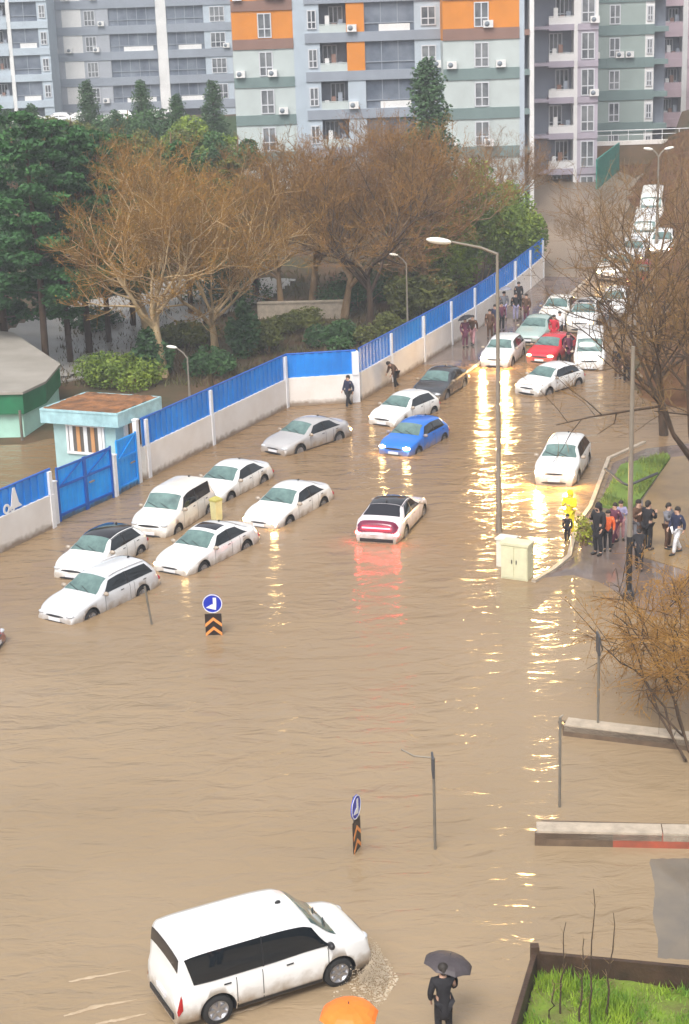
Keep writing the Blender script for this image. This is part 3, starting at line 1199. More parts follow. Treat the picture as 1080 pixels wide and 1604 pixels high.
# retaining wall with railing at the top of the right bank
a, b = atY(905, 214, 150), atY(1100, 205, 150)
root = empty('retaining_wall', (a.x, a.y, a.z - 1.2))
tag(root, 'pale retaining wall with thin railing on top of the brown bank', 'wall')
m = MB()
m.bar((0, 0), (b.x - a.x + 8, b.y - a.y), .4, -4, .35)
m.build('wall', mat('brown_concrete', (0.20, 0.125, 0.07), .9, col2=(0.12, 0.085, 0.04), scale=.6), root)
m = MB()
m.bar((0, 0), (b.x - a.x + 8, b.y - a.y), .5, .35, .7)
m.build('coping', M_wall, root)
m = MB()
Ls = b.x - a.x + 8
for k in range(int(Ls / 1.5)):
    m.tube([(k * 1.5, 0, .65), (k * 1.5, 0, 1.6)], .035, 4)
m.tube([(0, 0, 1.6), (Ls, 0, 1.6)], .04, 4)
m.tube([(0, 0, 1.2), (Ls, 0, 1.2)], .03, 4)
m.build('railing', M_white, root)
# green site hoarding and pale fence at the road bend
a, b = atY(935, 240, 139), atY(970, 222, 146)
o = MB()
o.bar((0, 0), (b.x - a.x, b.y - a.y), .12, -3.5, -.5, -3.5, .2)
o = o.build('site_hoarding', mat('green_hoarding', (0.03, 0.20, 0.16), .5, var=.2))
o.location = a
tag(o, 'teal green hoarding beside the grey green block', 'hoarding')
# railing fence on the outside of the bend, at the foot of the lilac block
a, b = at_hill(800, 298), at_hill(930, 262)
root = empty('road_fence', (a.x, a.y, a.z))
tag(root, 'low pale wall with upright bars at the outside of the road bend', 'fence')
m = MB()
d_ = Vector((b.x - a.x, b.y - a.y, b.z - a.z))
m.bar((0, 0), (d_.x, d_.y), .3, -1, .5, d_.z - 1, d_.z + .5)
m.build('wall', M_kerb, root)
m = MB()
n = int(d_.length / .9)
for k in range(n + 1):
    p = d_ * (k / n)
    m.tube([(p.x, p.y, p.z + .45), (p.x, p.y, p.z + 1.7)], .05, 4)
m.tube([(0, 0, 1.7), (d_.x, d_.y, d_.z + 1.7)], .05, 4)
m.build('bars', M_galv, root)
# ------------------------------------------------------------------ cars
PAINT = {}


def paint(name, col, rough=0.22):
    return mat('paint_' + name, col, rough, coat=0.6, var=0.05, scale=1.2, dirt=(0.25, 0.80, (0.30, 0.22, 0.14)))


P_white = paint('white', (0.80, 0.80, 0.79))
P_cream = paint('warm_white', (0.78, 0.75, 0.70))
P_silver = paint('silver', (0.42, 0.41, 0.41))
P_lightsilver = paint('pale_silver', (0.62, 0.63, 0.65))
P_blue = paint('blue', (0.015, 0.16, 0.62))
P_darkgrey = paint('dark_grey', (0.045, 0.048, 0.055))
P_red = paint('red', (0.55, 0.015, 0.03))
P_dred = paint('dark_red', (0.30, 0.015, 0.015))
P_pinkw = paint('pearl_white', (0.76, 0.70, 0.72))
P_green = paint('pale_green_grey', (0.35, 0.45, 0.42))
P_black = paint('gloss_black', (0.012, 0.011, 0.014), 0.12)

SPEC = {
    'sedan': dict(L=4.62, W=1.80, wb=2.70, r=.33, fo=.90, top=[(2.31, .56), (2.22, .72), (1.9, .85), (1.08, .99), (.98, 1.02), (.22, 1.40), (-.35, 1.47), (-.95, 1.41), (-1.62, 1.10), (-1.78, 1.07), (-2.15, 1.04), (-2.27, .92), (-2.31, .58)],
                  belt=[(2.31, .50), (2.0, .74), (1.0, .92), (-.5, .95), (-1.7, .99), (-2.31, .54)], ws=(1.0, .24), rs=(-.98, -1.62), side=(.80, -1.42)),
    'hatch': dict(L=4.10, W=1.76, wb=2.55, r=.31, fo=.82, top=[(2.05, .58), (1.97, .76), (1.62, .92), (1.05, 1.04), (.96, 1.07), (.25, 1.45), (-.35, 1.52), (-1.25, 1.46), (-1.78, 1.04), (-1.95, .95), (-2.05, .60)],
                  belt=[(2.05, .52), (1.8, .80), (1.0, .96), (-.5, .99), (-1.7, 1.0), (-2.05, .54)], ws=(.98, .27), rs=(-1.28, -1.76), side=(.78, -1.45)),
    'wagon': dict(L=4.60, W=1.78, wb=2.62, r=.33, fo=.90, top=[(2.30, .56), (2.22, .73), (1.9, .87), (1.10, 1.01), (1.0, 1.04), (.25, 1.44), (-.35, 1.50), (-1.70, 1.46), (-2.12, 1.02), (-2.24, .92), (-2.30, .58)],
                  belt=[(2.30, .50), (2.0, .76), (1.0, .94), (-.5, .97), (-1.9, .99), (-2.30, .54)], ws=(1.02, .27), rs=(-1.73, -2.10), side=(.80, -1.86)),
    'suv': dict(L=4.40, W=1.84, wb=2.65, r=.36, fo=.86, top=[(2.20, .66), (2.13, .88), (1.85, 1.02), (1.12, 1.14), (1.02, 1.17), (.38, 1.58), (-.3, 1.66), (-1.5, 1.60), (-1.97, 1.16), (-2.12, 1.02), (-2.20, .66)],
                belt=[(2.20, .58), (1.95, .90), (1.0, 1.06), (-.5, 1.09), (-1.9, 1.10), (-2.20, .60)], ws=(1.04, .40), rs=(-1.54, -1.95), side=(.84, -1.70)),
    'mpv': dict(L=4.25, W=1.80, wb=2.70, r=.33, fo=.80, top=[(2.12, .66), (2.05, .88), (1.75, 1.02), (1.22, 1.14), (1.12, 1.17), (.50, 1.66), (0, 1.77), (-1.6, 1.74), (-1.92, 1.20), (-2.05, 1.0), (-2.12, .62)],
                belt=[(2.12, .58), (1.9, .90), (1.1, 1.06), (-.5, 1.10), (-1.9, 1.12), (-2.12, .58)], ws=(1.14, .52), rs=(-1.62, -1.90), side=(.92, -1.55)),
    'van': dict(L=4.36, W=1.82, wb=2.70, r=.335, fo=.80, top=[(2.18, .66), (2.15, .88), (2.04, 1.0), (1.80, 1.10), (1.50, 1.15), (1.42, 1.18), (.82, 1.68), (.58, 1.78), (-.1, 1.83), (-1.3, 1.835), (-1.92, 1.80), (-2.03, 1.68), (-2.12, 1.08), (-2.17, .92), (-2.18, .54)],
                belt=[(2.18, .58), (2.05, .90), (1.7, 1.0), (1.1, 1.03), (-.2, .99), (-1.3, .99), (-2.0, 1.02), (-2.18, .50)], ws=(1.44, .80), rs=(-2.00, -2.115), side=(1.24, -1.80)),
    'minibus': dict(L=5.20, W=1.92, wb=3.0, r=.34, fo=.92, top=[(2.60, .70), (2.54, .98), (2.30, 1.14), (1.92, 1.26), (1.82, 1.29), (1.12, 2.0), (.6, 2.16), (-2.2, 2.14), (-2.45, 1.4), (-2.55, 1.1), (-2.60, .64)],
                    belt=[(2.60, .60), (2.4, .98), (1.8, 1.16), (0, 1.20), (-2.3, 1.20), (-2.60, .60)], ws=(1.84, 1.14), rs=(-2.22, -2.43), side=(1.62, -2.12)),
}


def pchip(pts):
    P = sorted(pts)
    x = np.array([p[0] for p in P], float)
    y = np.array([p[1] for p in P], float)
    h = np.diff(x)
    dl = np.diff(y) / h
    m = np.zeros(len(x))
    for i in range(1, len(x) - 1):
        if dl[i - 1] * dl[i] > 0:
            w1, w2 = 2 * h[i] + h[i - 1], h[i] + 2 * h[i - 1]
            m[i] = (w1 + w2) / (w1 / dl[i - 1] + w2 / dl[i])
    m[0], m[-1] = dl[0], dl[-1]

    def f(q):
        q = min(max(q, x[0]), x[-1])
        i = int(min(max(np.searchsorted(x, q) - 1, 0), len(x) - 2))
        t = (q - x[i]) / h[i]
        return ((1 + 2 * t) * (1 - t) ** 2 * y[i] + t * (1 - t) ** 2 * h[i] * m[i] + t * t * (3 - 2 * t) * y[i + 1] + t * t * (t - 1) * h[i] * m[i + 1])
    return f


class CarShape:
    def __init__(self, kind):
        self.k = kind
        s = self.s = SPEC[kind]
        self.top, self.belt = pchip(s['top']), pchip(s['belt'])
        L, W = s['L'], s['W']
        boxy = kind in ('van', 'minibus', 'mpv')
        self.roofw = (0.86 if kind == 'van' else 0.80) if boxy else 0.70
        xs = set(np.linspace(-L / 2, L / 2, 44).round(3))
        for p, _ in s['top']:
            xs.add(round(p, 3))
        self.xs = sorted(xs)

    def ring(self, x):
        s = self.s
        L, W = s['L'], s['W']
        zt = self.top(x)
        zb = min(self.belt(x), zt - .03)
        h = zt - zb
        t = smooth(.10, .42, h)
        boxy = self.k in ('van', 'minibus', 'mpv')
        ex = max(0, (x - L * .30) / (L * .20)) if x > 0 else max(0, (-x - L * .36) / (L * .14))
        taper = (0.17 if x > 0 else (0.06 if boxy else 0.13)) * min(1, ex) ** 2.4
        wB = W / 2 * (1 - taper)
        wbelt = wB * .955
        rw = W / 2 * self.roofw * (1 - .35 * taper)
        we = wbelt * .88 * (1 - t) + rw * t
        ze = zt - (.03 * (1 - t) + .075 * t)
        ze = max(ze, zb + .004)
        pts = [(0, zt), (we * .45, zt - .12 * (zt - ze)), (we * .82, zt - .48 * (zt - ze)), (we, ze)]
        for q in (1 / 3, 2 / 3):
            pts.append((we + (wbelt - we) * q + .018 * t, ze + (zb - ze) * q))
        pts.append((wbelt, zb))
        zs = min(.40, zb - .10)
        pts += [(wB * .99, zb - .07), (wB, zb * .5 + zs * .5), (wB * .995, zs), (wB * .95, min(.25, zs - .05)), (wB * .7, .2), (0, .2)]
        return pts

    def S(self, x, s_):
        sg = 1 if s_ >= 0 else -1
        a = abs(s_)
        r = self.ring(x)
        i = min(int(a), len(r) - 2)
        t = a - i
        y = r[i][0] * (1 - t) + r[i + 1][0] * t
        z = r[i][1] * (1 - t) + r[i + 1][1] * t
        return Vector((x, sg * y, z))

    def N(self, x, s_):
        e = .02
        sg = 1 if s_ >= 0 else -1
        xa, xb = max(x - e, -self.s['L'] / 2), min(x + e, self.s['L'] / 2)
        du = self.S(xb, s_) - self.S(xa, s_)
        lo, hi = (s_ - .1, s_ + .1)
        if s_ == 0:
            dv = Vector((0, 1, 0))
        else:
            if sg > 0:
                lo = max(lo, 0)
            else:
                hi = min(hi, -0.0001)
            dv = self.S(x, hi) - self.S(x, lo)
        n = du.cross(dv)
        if n.length < 1e-9:
            return Vector((0, 0, 1))
        n.normalize()
        c = Vector((x * .2, 0, .55))
        if n.dot(self.S(x, s_) - c) < 0:
            n = -n
        return n

    def patch(self, mb, x0, x1, s0, s1, off=.01, nx=10, ns=8, mi=0, x0b=None, x1b=None):
        """piece of the car's skin between two stations; x0b, x1b let the ends slant from s0 to s1"""
        x0b = x0 if x0b is None else x0b
        x1b = x1 if x1b is None else x1b
        vs = []
        for j in range(ns + 1):
            v = s0 + (s1 - s0) * j / ns
            for i in range(nx + 1):
                u = i / nx
                xa = x0 + (x0b - x0) * j / ns
                xb = x1 + (x1b - x1) * j / ns
                x = xa + (xb - xa) * u
                vs.append(self.S(x, v) + self.N(x, v) * off)
        fs = []
        for j in range(ns):
            for i in range(nx):
                q = (j * (nx + 1) + i, j * (nx + 1) + i + 1, (j + 1) * (nx + 1) + i + 1, (j + 1) * (nx + 1) + i)
                fs.append(q)
        mb.add(vs, fs, mi, True)


SHAPES, BODY, WHEEL = {}, {}, {}


def body_mesh(kind):
    if kind in BODY:
        return BODY[kind]
    cs = SHAPES.setdefault(kind, CarShape(kind))
    s = cs.s
    mb = MB()
    vs = []
    n = 24
    for x in cs.xs:
        r = cs.ring(x)
        full = [(x, y, z) for y, z in r] + [(x, -y, z) for y, z in r[-2:0:-1]]
        vs += full
    fs = []
    m = len(cs.xs)
    for i in range(m - 1):
        for k in range(n):
            k2 = (k + 1) % n
            fs.append((i * n + k, i * n + k2, (i + 1) * n + k2, (i + 1) * n + k))
    mb.add(vs, fs, 0, True)
    mb.add(vs[:n], [tuple(range(n - 1, -1, -1))], 0)
    mb.add(vs[-n:], [tuple(range(n))], 0)
    me = mb.mesh('body')
    bm = bmesh.new()
    bm.from_mesh(me)
    bmesh.ops.remove_doubles(bm, verts=bm.verts, dist=.0005)
    bmesh.ops.recalc_face_normals(bm, faces=bm.faces)
    bm.to_mesh(me)
    bm.free()
    fx = s['L'] / 2 - s['fo']
    cut = MB()
    for ax in (fx, fx - s['wb']):
        for sg in (1, -1):
            y0, y1 = s['W'] / 2 - .27, s['W'] / 2 + .2
            rr = s['r'] * 1.17
            cut.lathe([(0, y0 * sg), (rr, y0 * sg), (rr, y1 * sg), (0, y1 * sg)], (ax, 0, s['r'] + .02), 28, 'Y', 0, False)
    cme = cut.mesh('cut')
    bm = bmesh.new()
    bm.from_mesh(cme)
    bmesh.ops.remove_doubles(bm, verts=bm.verts, dist=.0005)
    bmesh.ops.recalc_face_normals(bm, faces=bm.faces)
    bm.to_mesh(cme)
    bm.free()
    o, c = link('tmp_body', me), link('tmp_cut', cme)
    md = o.modifiers.new('b', 'BOOLEAN')
    md.operation = 'DIFFERENCE'
    md.object = c
    md.solver = 'EXACT'
    dg = bpy.context.evaluated_depsgraph_get()
    res = bpy.data.meshes.new_from_object(o.evaluated_get(dg))
    bpy.data.objects.remove(o)
    bpy.data.objects.remove(c)
    # body with its seams, sills and wheel-arch linings in a second material
    b = MB()
    pv = [v.co.copy() for v in res.vertices]
    fs0, fs1, sm = [], [], []
    for p in res.polygons:
        ctr = p.center
        inside = False
        for ax in (fx, fx - s['wb']):
            d = math.hypot(ctr.x - ax, ctr.z - s['r'] - .02)
            if d < s['r'] * 1.165 and abs(ctr.y) < s['W'] / 2 - .0 and abs(ctr.y) > s['W'] / 2 - .30:
                inside = True
        (fs1 if inside else fs0).append((tuple(p.vertices), p.use_smooth))
    b.add(pv, [], 0)
    for lst, mi in ((fs0, 0), (fs1, 1)):
        for f, smf in lst:
            b.f.append(f)
            b.m.append(mi)
            b.s.append(smf and mi == 0)
    x_d = s['side'][0] - .10
    mid = (s['side'][0] + s['side'][1]) / 2 - .02
    for sg in (1, -1):
        for xd in (x_d, mid - .03, max(fx - s['wb'] + s['r'] * 1.25, s['side'][1] + .1)):
            cs.patch(b, xd - .009, xd + .009, sg * 6.2, sg * 9.6, .003, 1, 8, 1)
        cs.patch(b, fx - s['wb'] + s['r'] * 1.2, fx - s['r'] * 1.2, sg * 9.35, sg * 10.4, .010, 12, 3, 1)
        for xd in (x_d - .95, mid - .88):
            cs.patch(b, xd, xd + .16, sg * 6.95, sg * 7.12, .018, 3, 1, 1)
    # bonnet shut lines
    xc = s['ws'][0] + .03
    for sg in (1, -1):
        cs.patch(b, xc, s['L'] / 2 - .28, sg * 3.02, sg * 3.10, .003, 10, 1, 1)
    BODY[kind] = b.mesh('body')
    return BODY[kind]


def wheel_meshes(r):
    if r in WHEEL:
        return WHEEL[r]
    t = MB()
    w = .10
    t.lathe([(r * .66, -w), (r * .9, -w), (r * .985, -w * .7), (r, 0), (r * .985, w * .7), (r * .9, w), (r * .66, w)], (0, 0, 0), 26, 'Y')
    d = MB()
    d.lathe([(0, w * .55), (r * .2, w * .6), (r * .22, w * .35), (r * .60, w * .35), (r * .60, w * .9), (r * .68, w * .92), (r * .68, -w), (0, -w)], (0, 0, 0), 24, 'Y')
    for k in range(7):
        a = 2 * math.pi * k / 7
        vs = []
        ca, sa = math.cos(a), math.sin(a)
        for rad, hw in ((r * .16, .034), (r * .63, .024)):
            for q in (-1, 1):
                for yy in (w * .36, w * .80):
                    vs.append((rad * ca - q * hw * sa, yy, rad * sa + q * hw * ca))
        d.add(vs, [(1, 3, 7, 5), (0, 1, 5, 4), (2, 6, 7, 3), (0, 2, 3, 1), (4, 5, 7, 6)], 0)
    WHEEL[r] = (t.mesh('tyre'), d.mesh('rim'))
    for me, m_ in zip(WHEEL[r], (M_rubber, M_rim)):
        me.materials.append(m_)
    return WHEEL[r]


GLASS = {}


def glass(kind):
    if kind in GLASS:
        return GLASS[kind]
    cs = SHAPES.setdefault(kind, CarShape(kind))
    s = cs.s
    out = {}
    m = MB()
    cs.patch(m, s['ws'][0] - .04, s['ws'][1] + .03, -2.75, 2.75, .012, 10, 14)
    out['windscreen'] = m.mesh('windscreen')
    m = MB()
    cs.patch(m, s['rs'][0] - .03, s['rs'][1] + .04, -2.75, 2.75, .012, 8, 14)
    out['rear_window'] = m.mesh('rear_window')
    for sg in (1, -1):
        m = MB()
        f, r = s['side']
        mid = (f + r) / 2 - .02
        boxy = kind in ('van', 'minibus', 'mpv')
        gap = .012 if kind == 'van' else .035
        fT = s['ws'][1] + .02
        rT = s['rs'][0] + (.12 if not boxy else .05)
        out['pillar%d' % sg] = MB()
        cs.patch(out['pillar%d' % sg], mid - gap * 1.6, mid + gap * 1.6, sg * 5.85, sg * 3.30, .008, 2, 6)
        out['pillar%d' % sg] = out['pillar%d' % sg].mesh('pillar')
        cs.patch(m, mid + gap, f, sg * 5.8, sg * 3.35, .012, 12, 6, 0, x1b=fT)
        cs.patch(m, r, mid - gap, sg * 5.8, sg * 3.35, .012, 12, 6, 0, x0b=rT)
        out['side%d' % sg] = m.mesh('side_window')
    GLASS[kind] = out
    return out


def car(kind, label, pos, heading, pnt, sink=.35, group=None, cat='car', lit=None, tail=None, roof=None, rails=False, sunroof=False, scale=1.0,
        ground=0.0, rear_glass=None, screen=None, name='parked_car', grille=True, pitch=0.0, black_side=True, small=False):
    cs = SHAPES.setdefault(kind, CarShape(kind))
    s = cs.s
    L, W = s['L'], s['W']
    root = empty(name, (pos[0], pos[1], ground - sink))
    root.rotation_euler = (0, -pitch, R(heading))
    root.scale = (scale,) * 3
    tag(root, label, cat, group)
    me = body_mesh(kind).copy()
    body = link('body', me, [pnt, M_dark], root)
    if small:
        g_ = glass(kind)
        for nm, key in (('windscreen', 'windscreen'), ('rear_window', 'rear_window'), ('side_window', 'side1'), ('side_window', 'side-1')):
            link(nm, g_[key].copy(), M_glass_s, root)
        return root
    g_ = glass(kind)
    link('windscreen', g_['windscreen'].copy(), screen or M_glass_w, root)
    link('rear_window', g_['rear_window'].copy(), rear_glass or M_glass_r, root)
    for sg in (1, -1):
        link('side_window', g_['side%d' % sg].copy(), M_glass_s, root)
        link('door_pillar', g_['pillar%d' % sg].copy(), M_dark, root)
    fx = L / 2 - s['fo']
    tm, rm_ = wheel_meshes(s['r'])
    for ax in (fx, fx - s['wb']):
        for sg in (1, -1):
            w = empty('wheel', (ax, sg * (W / 2 - .125), s['r']))
            w.parent = root
            if sg < 0:
                w.rotation_euler = (0, 0, math.pi)
            for nm, q in (('tyre', tm), ('rim', rm_)):
                link(nm, q, None, w)
    # lamps: almond shapes set into the corners
    hz = cs.belt(L / 2 - .16) - .03
    for sg in (1, -1):
        m = MB()
        xh = L / 2 - .17
        yh = cs.ring(xh)[6][0] - .17
        m.ellipsoid((0, 0, 0), (.16, .19, .065), 14, 8, rot=Matrix.Rotation(-sg * .45, 3, 'Z'))
        o = m.build('headlight', lit or M_lamp_off, root)
        o.location = (xh + (.0 if kind == 'van' else .02), sg * (yh - (.03 if kind == 'van' else 0)), hz)
        m = MB()
        zt_ = cs.belt(-L / 2 + .12) - .02
        xt = -L / 2 + .11
        if kind in ('van', 'minibus', 'mpv'):
            pass
            zz = zt_ - .05
            yt = cs.ring(xt)[7][0] - .045
        else:
            m.ellipsoid((0, 0, 0), (.12, .17, .10), 12, 8)
            zz = zt_ - .02
            yt = cs.ring(xt)[6][0] - .10
        if kind in ('van', 'minibus', 'mpv'):
            cs.patch(m, -L / 2 + .02, -L / 2 + .12, sg * 5.9, sg * 8.3, .016, 4, 8)
            zz = yt = 0
            xt = 0
        o = m.build('tail_light', tail or M_tail, root)
        o.location = (xt, sg * yt, zz)
        # mirrors
        m = MB()
        m.ellipsoid((0, 0, 0), (.07, .115, .08), 10, 6)
        xm = s['side'][0] - .10
        p = cs.S(xm, sg * 5.9)
        o = m.build('door_mirror', pnt if not kind == 'van' else M_dark, root)
        o.location = (xm + .03, p.y + sg * .115, p.z + .06)
    if lit is not None and lit.name in ('headlamp_full_beam', 'headlamp_bright'):
        for sg in (1, -1):
            ld = bpy.data.lights.new('headlight_beam', 'SPOT')
            ld.energy = 1500 if lit.name == 'headlamp_full_beam' else 900
            ld.color = WARM
            ld.spot_size = R(75)
            ld.spot_blend = .8
            ld.shadow_soft_size = .06
            lo = bpy.data.objects.new('headlight_beam', ld)
            scene.collection.objects.link(lo)
            lo.parent = root
            lo.location = (L / 2 + .12, sg * .62, hz)
            lo.rotation_euler = (0, R(-84), 0)
    m = MB()
    gz = min(.52, hz - .12)
    if grille:
        m.ellipsoid((L / 2 - .035, 0, hz - .06), (.05, W * .27, .045), 14, 6)
        m.ellipsoid((L / 2 - .02, 0, .36), (.05, W * .33, .07), 14, 6)
        m.build('grille', M_dark, root)
    for xx in (L / 2 + .012, -L / 2 - .012):
        m = MB()
        m.box((xx, 0, .47 if xx > 0 else .62), (.02, .50, .11))
        m.build('number_plate', M_plate, root)
    m = MB()
    m.box((-L / 2 - .005, 0, .36), (.05, W * .72, .12))
    m.build('rear_bumper_trim', M_dark, root)
    if roof is not None:
        m = MB()
        cs.patch(m, s['rs'][0], s['ws'][1] + .02, -3.3, 3.3, .006, 14, 14)
        m.build('roof', roof, root)
    if sunroof:
        m = MB()
        x1 = s['ws'][1] - .18
        cs.patch(m, x1 - .55, x1, -1.9, 1.9, .008, 6, 8)
        m.build('sunroof', M_glass_r, root)
    if rails:
        for sg in (1, -1):
            m = MB()
            xs_ = np.linspace(s['rs'][0] + .1, s['ws'][1] - .1, 9)
            m.tube([cs.S(x, sg * 2.75) + Vector((0, 0, .05)) for x in xs_], .022, 6)
            m.build('roof_rail', M_post, root)
    # wipers and aerial
    m = MB()
    for y0_, y1_ in ((.55, -.05), (-.05, -.6)):
        a = cs.S(s['ws'][0] - .02, 1.2 if y0_ > .3 else -.2) + Vector((0, 0, .03))
        b_ = Vector((s['ws'][0] - .22, y1_, cs.top(s['ws'][0] - .22) + .02))
        m.tube([a, b_], .012, 4)
    m.build('wiper', M_dark, root)
    m = MB()
    xa = s['ws'][1] - .35 if kind == 'van' else s['rs'][0] + .15
    m.ellipsoid((xa, 0, cs.top(xa) + .02), (.07, .03, .05), 8, 5)
    m.build('aerial', M_dark, root)
    return root


def from_wheels(pf, pr, side=1, zz=0.0, half=.78, wb=None, kind='sedan'):
    """centre and heading from where the two near wheels meet the water; side=1: the car's left side faces us"""
    a, b = (at(pf[0], pf[1], zz), at(pr[0], pr[1], zz))
    d = (a - b)
    h = math.atan2(d.y, d.x)
    s = SPEC[kind]
    left = Vector((-math.sin(h), math.cos(h), 0))
    mid = (a + b) / 2 - left * side * half
    # the axle midpoint sits behind or before the car's middle
    fx = s['L'] / 2 - s['fo']
    mx = fx - s['wb'] / 2
    mid -= Vector((math.cos(h), math.sin(h), 0)) * mx
    return mid, math.degrees(h)


GRP_C = 'cars stranded in the flood'


def wcar(kind, label, pf, pr, pnt, side=1, **kw):
    p, h = from_wheels(pf, pr, side, kind=kind)
    kw.setdefault('group', GRP_C)
    return car(kind, label, p, h, pnt, **kw)


wcar('wagon', 'pale silver estate car with roof rails, lowest of the parked row, nose at the water', (143, 966), (220, 930), P_lightsilver, sink=.38, rails=True)
p, h = from_wheels((152, 905), (226, 862), 1, kind='hatch')
car('hatch', 'white hatchback with a gloss black roof behind the silver estate', p, h, P_white, sink=.34, roof=P_black, group=GRP_C)
wcar('sedan', 'white saloon with a dark sunroof next to the round blue sign', (314, 893), (386, 857), P_white, sink=.36, sunroof=True, lit=M_lit_dim)
wcar('mpv', 'tall white people carrier between the blue gate and the sunroof saloon', (276, 834), (326, 802), P_cream, sink=.34)
wcar('sedan', 'white saloon parked closest to the white wall, right behind the people carrier', (359, 782), (411, 755), P_white, sink=.36)
wcar('sedan', 'plain white saloon with lit lamps throwing a gold streak, second out from the wall', (451, 819), (504, 790), P_white, sink=.38, lit=M_lit)
wcar('sedan', 'silver saloon alone in the water below the wall corner', (467, 709), (531, 688), P_silver, sink=.30, tail=M_lit_dim)
wcar('hatch', 'white hatchback just behind the blue car', (631, 665), (681, 645), P_white, sink=.34, lit=M_lit_dim)
wcar('hatch', 'bright blue hatchback with both headlamps lit', (654, 709), (694, 688), P_blue, sink=.36, lit=M_lit)
M_tail_strong = mat('tail_lamp_strong', (0.5, 0.01, 0.01), 0.3, emit=(1.0, 0.03, 0.03), emit_s=55)
# pearl white car driving away with red lamps
p, h = from_wheels((660, 808), (634, 838), -1, kind='sedan')
c10 = car('sedan', 'pearl white car with black roof and red tail lamps, seen from behind', p, h, P_pinkw, sink=.26, group=GRP_C, roof=P_black, tail=M_tail_strong,
          rear_glass=M_glass_r, name='moving_car')
cs_ = SHAPES['sedan']
m = MB()
cs_.patch(m, -2.30, -2.05, -5.2, 5.2, .016, 5, 20)
m.build('tail_light_bar', mat('dark_red_lens', (0.17, 0.012, 0.045), .15, coat=.4), c10)
m = MB()
m.box((-2.325, 0, .84), (.03, 1.1, .05))
m.build('brake_light_bar', mat('brake_bar_lit', (0.4, 0.01, 0.02), .3, emit=(1.0, 0.03, 0.04), emit_s=22), c10)
wcar('suv', 'white crossover facing the camera with bright headlamps, right of the street lamp', (903, 753), (918, 728), P_white, sink=.24, lit=M_lit_full, name='moving_car')
wcar('sedan', 'dark grey saloon by the kerb near the white wall', (698, 624), (726, 605), P_darkgrey, sink=.25, tail=M_lit_dim)
wcar('hatch', 'white hatchback broadside in front of the red car', (857, 618), (907, 602), P_white, sink=.28, lit=M_lit_dim)
p = at(793, 572)
car('suv', 'white car with two bright headlamps behind the tall street lamp', (p.x, p.y + 1.6, 0), -109, P_white, sink=.30, lit=M_lit_strong, group=GRP_C, scale=.97)
p = at(872, 570)
car('hatch', 'red car wedged between the white cars', (p.x, p.y + 1.8, 0), -118, P_red, sink=.22, group=GRP_C, lit=M_lit_dim)
p = at(936, 581)
car('minibus', 'white minibus with a broad pale windscreen beside the bare branches', (p.x, p.y + 2.6, 0), -100, P_white, sink=.30, group=GRP_C, cat='minibus', lit=M_lit_dim, name='minibus', scale=.9)


def hcar(kind, label, px, py, heading, pnt, dy=1.8, **kw):
    q = at_hill(px, py)
    y_ = q.y + dy
    sl = math.atan((hill(y_ + 1) - hill(y_ - 1)) / 2)
    kw.setdefault('group', 'cars queueing up the slope')
    return car(kind, label, (q.x, y_, 0), heading, pnt, sink=.0 if y_ > 100 else .15, ground=max(0, hill(y_)) + .02, pitch=-sl, **kw)


hcar('sedan', 'dark green grey saloon beside the kerb, left of the red car', 848, 539, -112, P_green)
hcar('suv', 'white car with dark sunroof directly behind the minibus', 925, 520, -108, P_white, sunroof=True, lit=M_lit_dim)
hcar('sedan', 'white saloon at the head of the kerb lane behind the green grey saloon', 882, 511, -110, P_cream, lit=M_lit_dim)
hcar('hatch', 'white hatchback under the bare branches right of the sunroof car', 972, 500, -108, P_white)
hcar('hatch', 'white hatchback with lit lamps low on the slope among the branches', 966, 441, -106, P_cream, lit=M_lit)
hcar('sedan', 'silver saloon on the slope in front of the high white van', 1000, 416, -104, P_lightsilver, lit=M_lit_dim)
hcar('minibus', 'high white van topmost in the queue on the slope', 1018, 392, -103, P_white, cat='van', name='minibus')
hcar('hatch', 'dark red hatchback half hidden behind branches on the slope', 1012, 456, -106, P_dred, lit=M_lit_dim)
hcar('suv', 'white crossover in the queue between the silver saloon and the red hatchback', 986, 442, -105, P_white, lit=M_lit)
hcar('sedan', 'white saloon beside the high white van, half behind branches', 1046, 402, -104, P_white, lit=M_lit)
hcar('minibus', 'second white van farthest up the queue, behind the high one', 1028, 352, -103, P_cream, cat='van', name='minibus')
# red car cut by the left edge
p = at(-104, 1026)
car('hatch', 'dark red car just entering at the left edge', (p.x, p.y + .6, 0), -8, P_dred, sink=.3, group=GRP_C, name='moving_car')

# ------------------------------------------------------------------ the white van in front
p, h = from_wheels((537, 1538), (333, 1602), -1, kind='van')
van = car('van', 'white compact passenger van driving through the flood in the foreground', p, h, P_white, sink=.04, cat='van', name='passenger_van')
M_darkglass = M_glass_s
cs_ = SHAPES['van']
m = MB()
for sg in (1, -1):
    cs_.patch(m, -1.80, 1.2, sg * 5.78, sg * 5.70, .014, 20, 1)
m.build('window_trim', M_dark, van)
# small cars parked on the far slope in front of the grey block
far = [(45, 166, 180, P_white), (88, 168, 178, P_lightsilver), (120, 166, 182, P_white), (185, 168, 176, P_white), (236, 166, 180, P_white), (262, 160, 180, P_darkgrey)]
for k, (px, py, hd, pt) in enumerate(far):
    q = atY(px, py, 196)
    lab = ['white car farthest left in the far row before the grey block', 'silver car in the far row before the grey block', 'white car right of the silver one in the far row',
           'white car under the conifer tops in the far row', 'white car next to the dark one in the far row', 'dark grey car at the right end of the far row'][k]
    car('hatch' if k % 2 else 'sedan', lab, (q.x, 196, 0), hd, pt, sink=0, ground=ground_z(q.x, 196), small=True, group='cars parked before the far grey block')
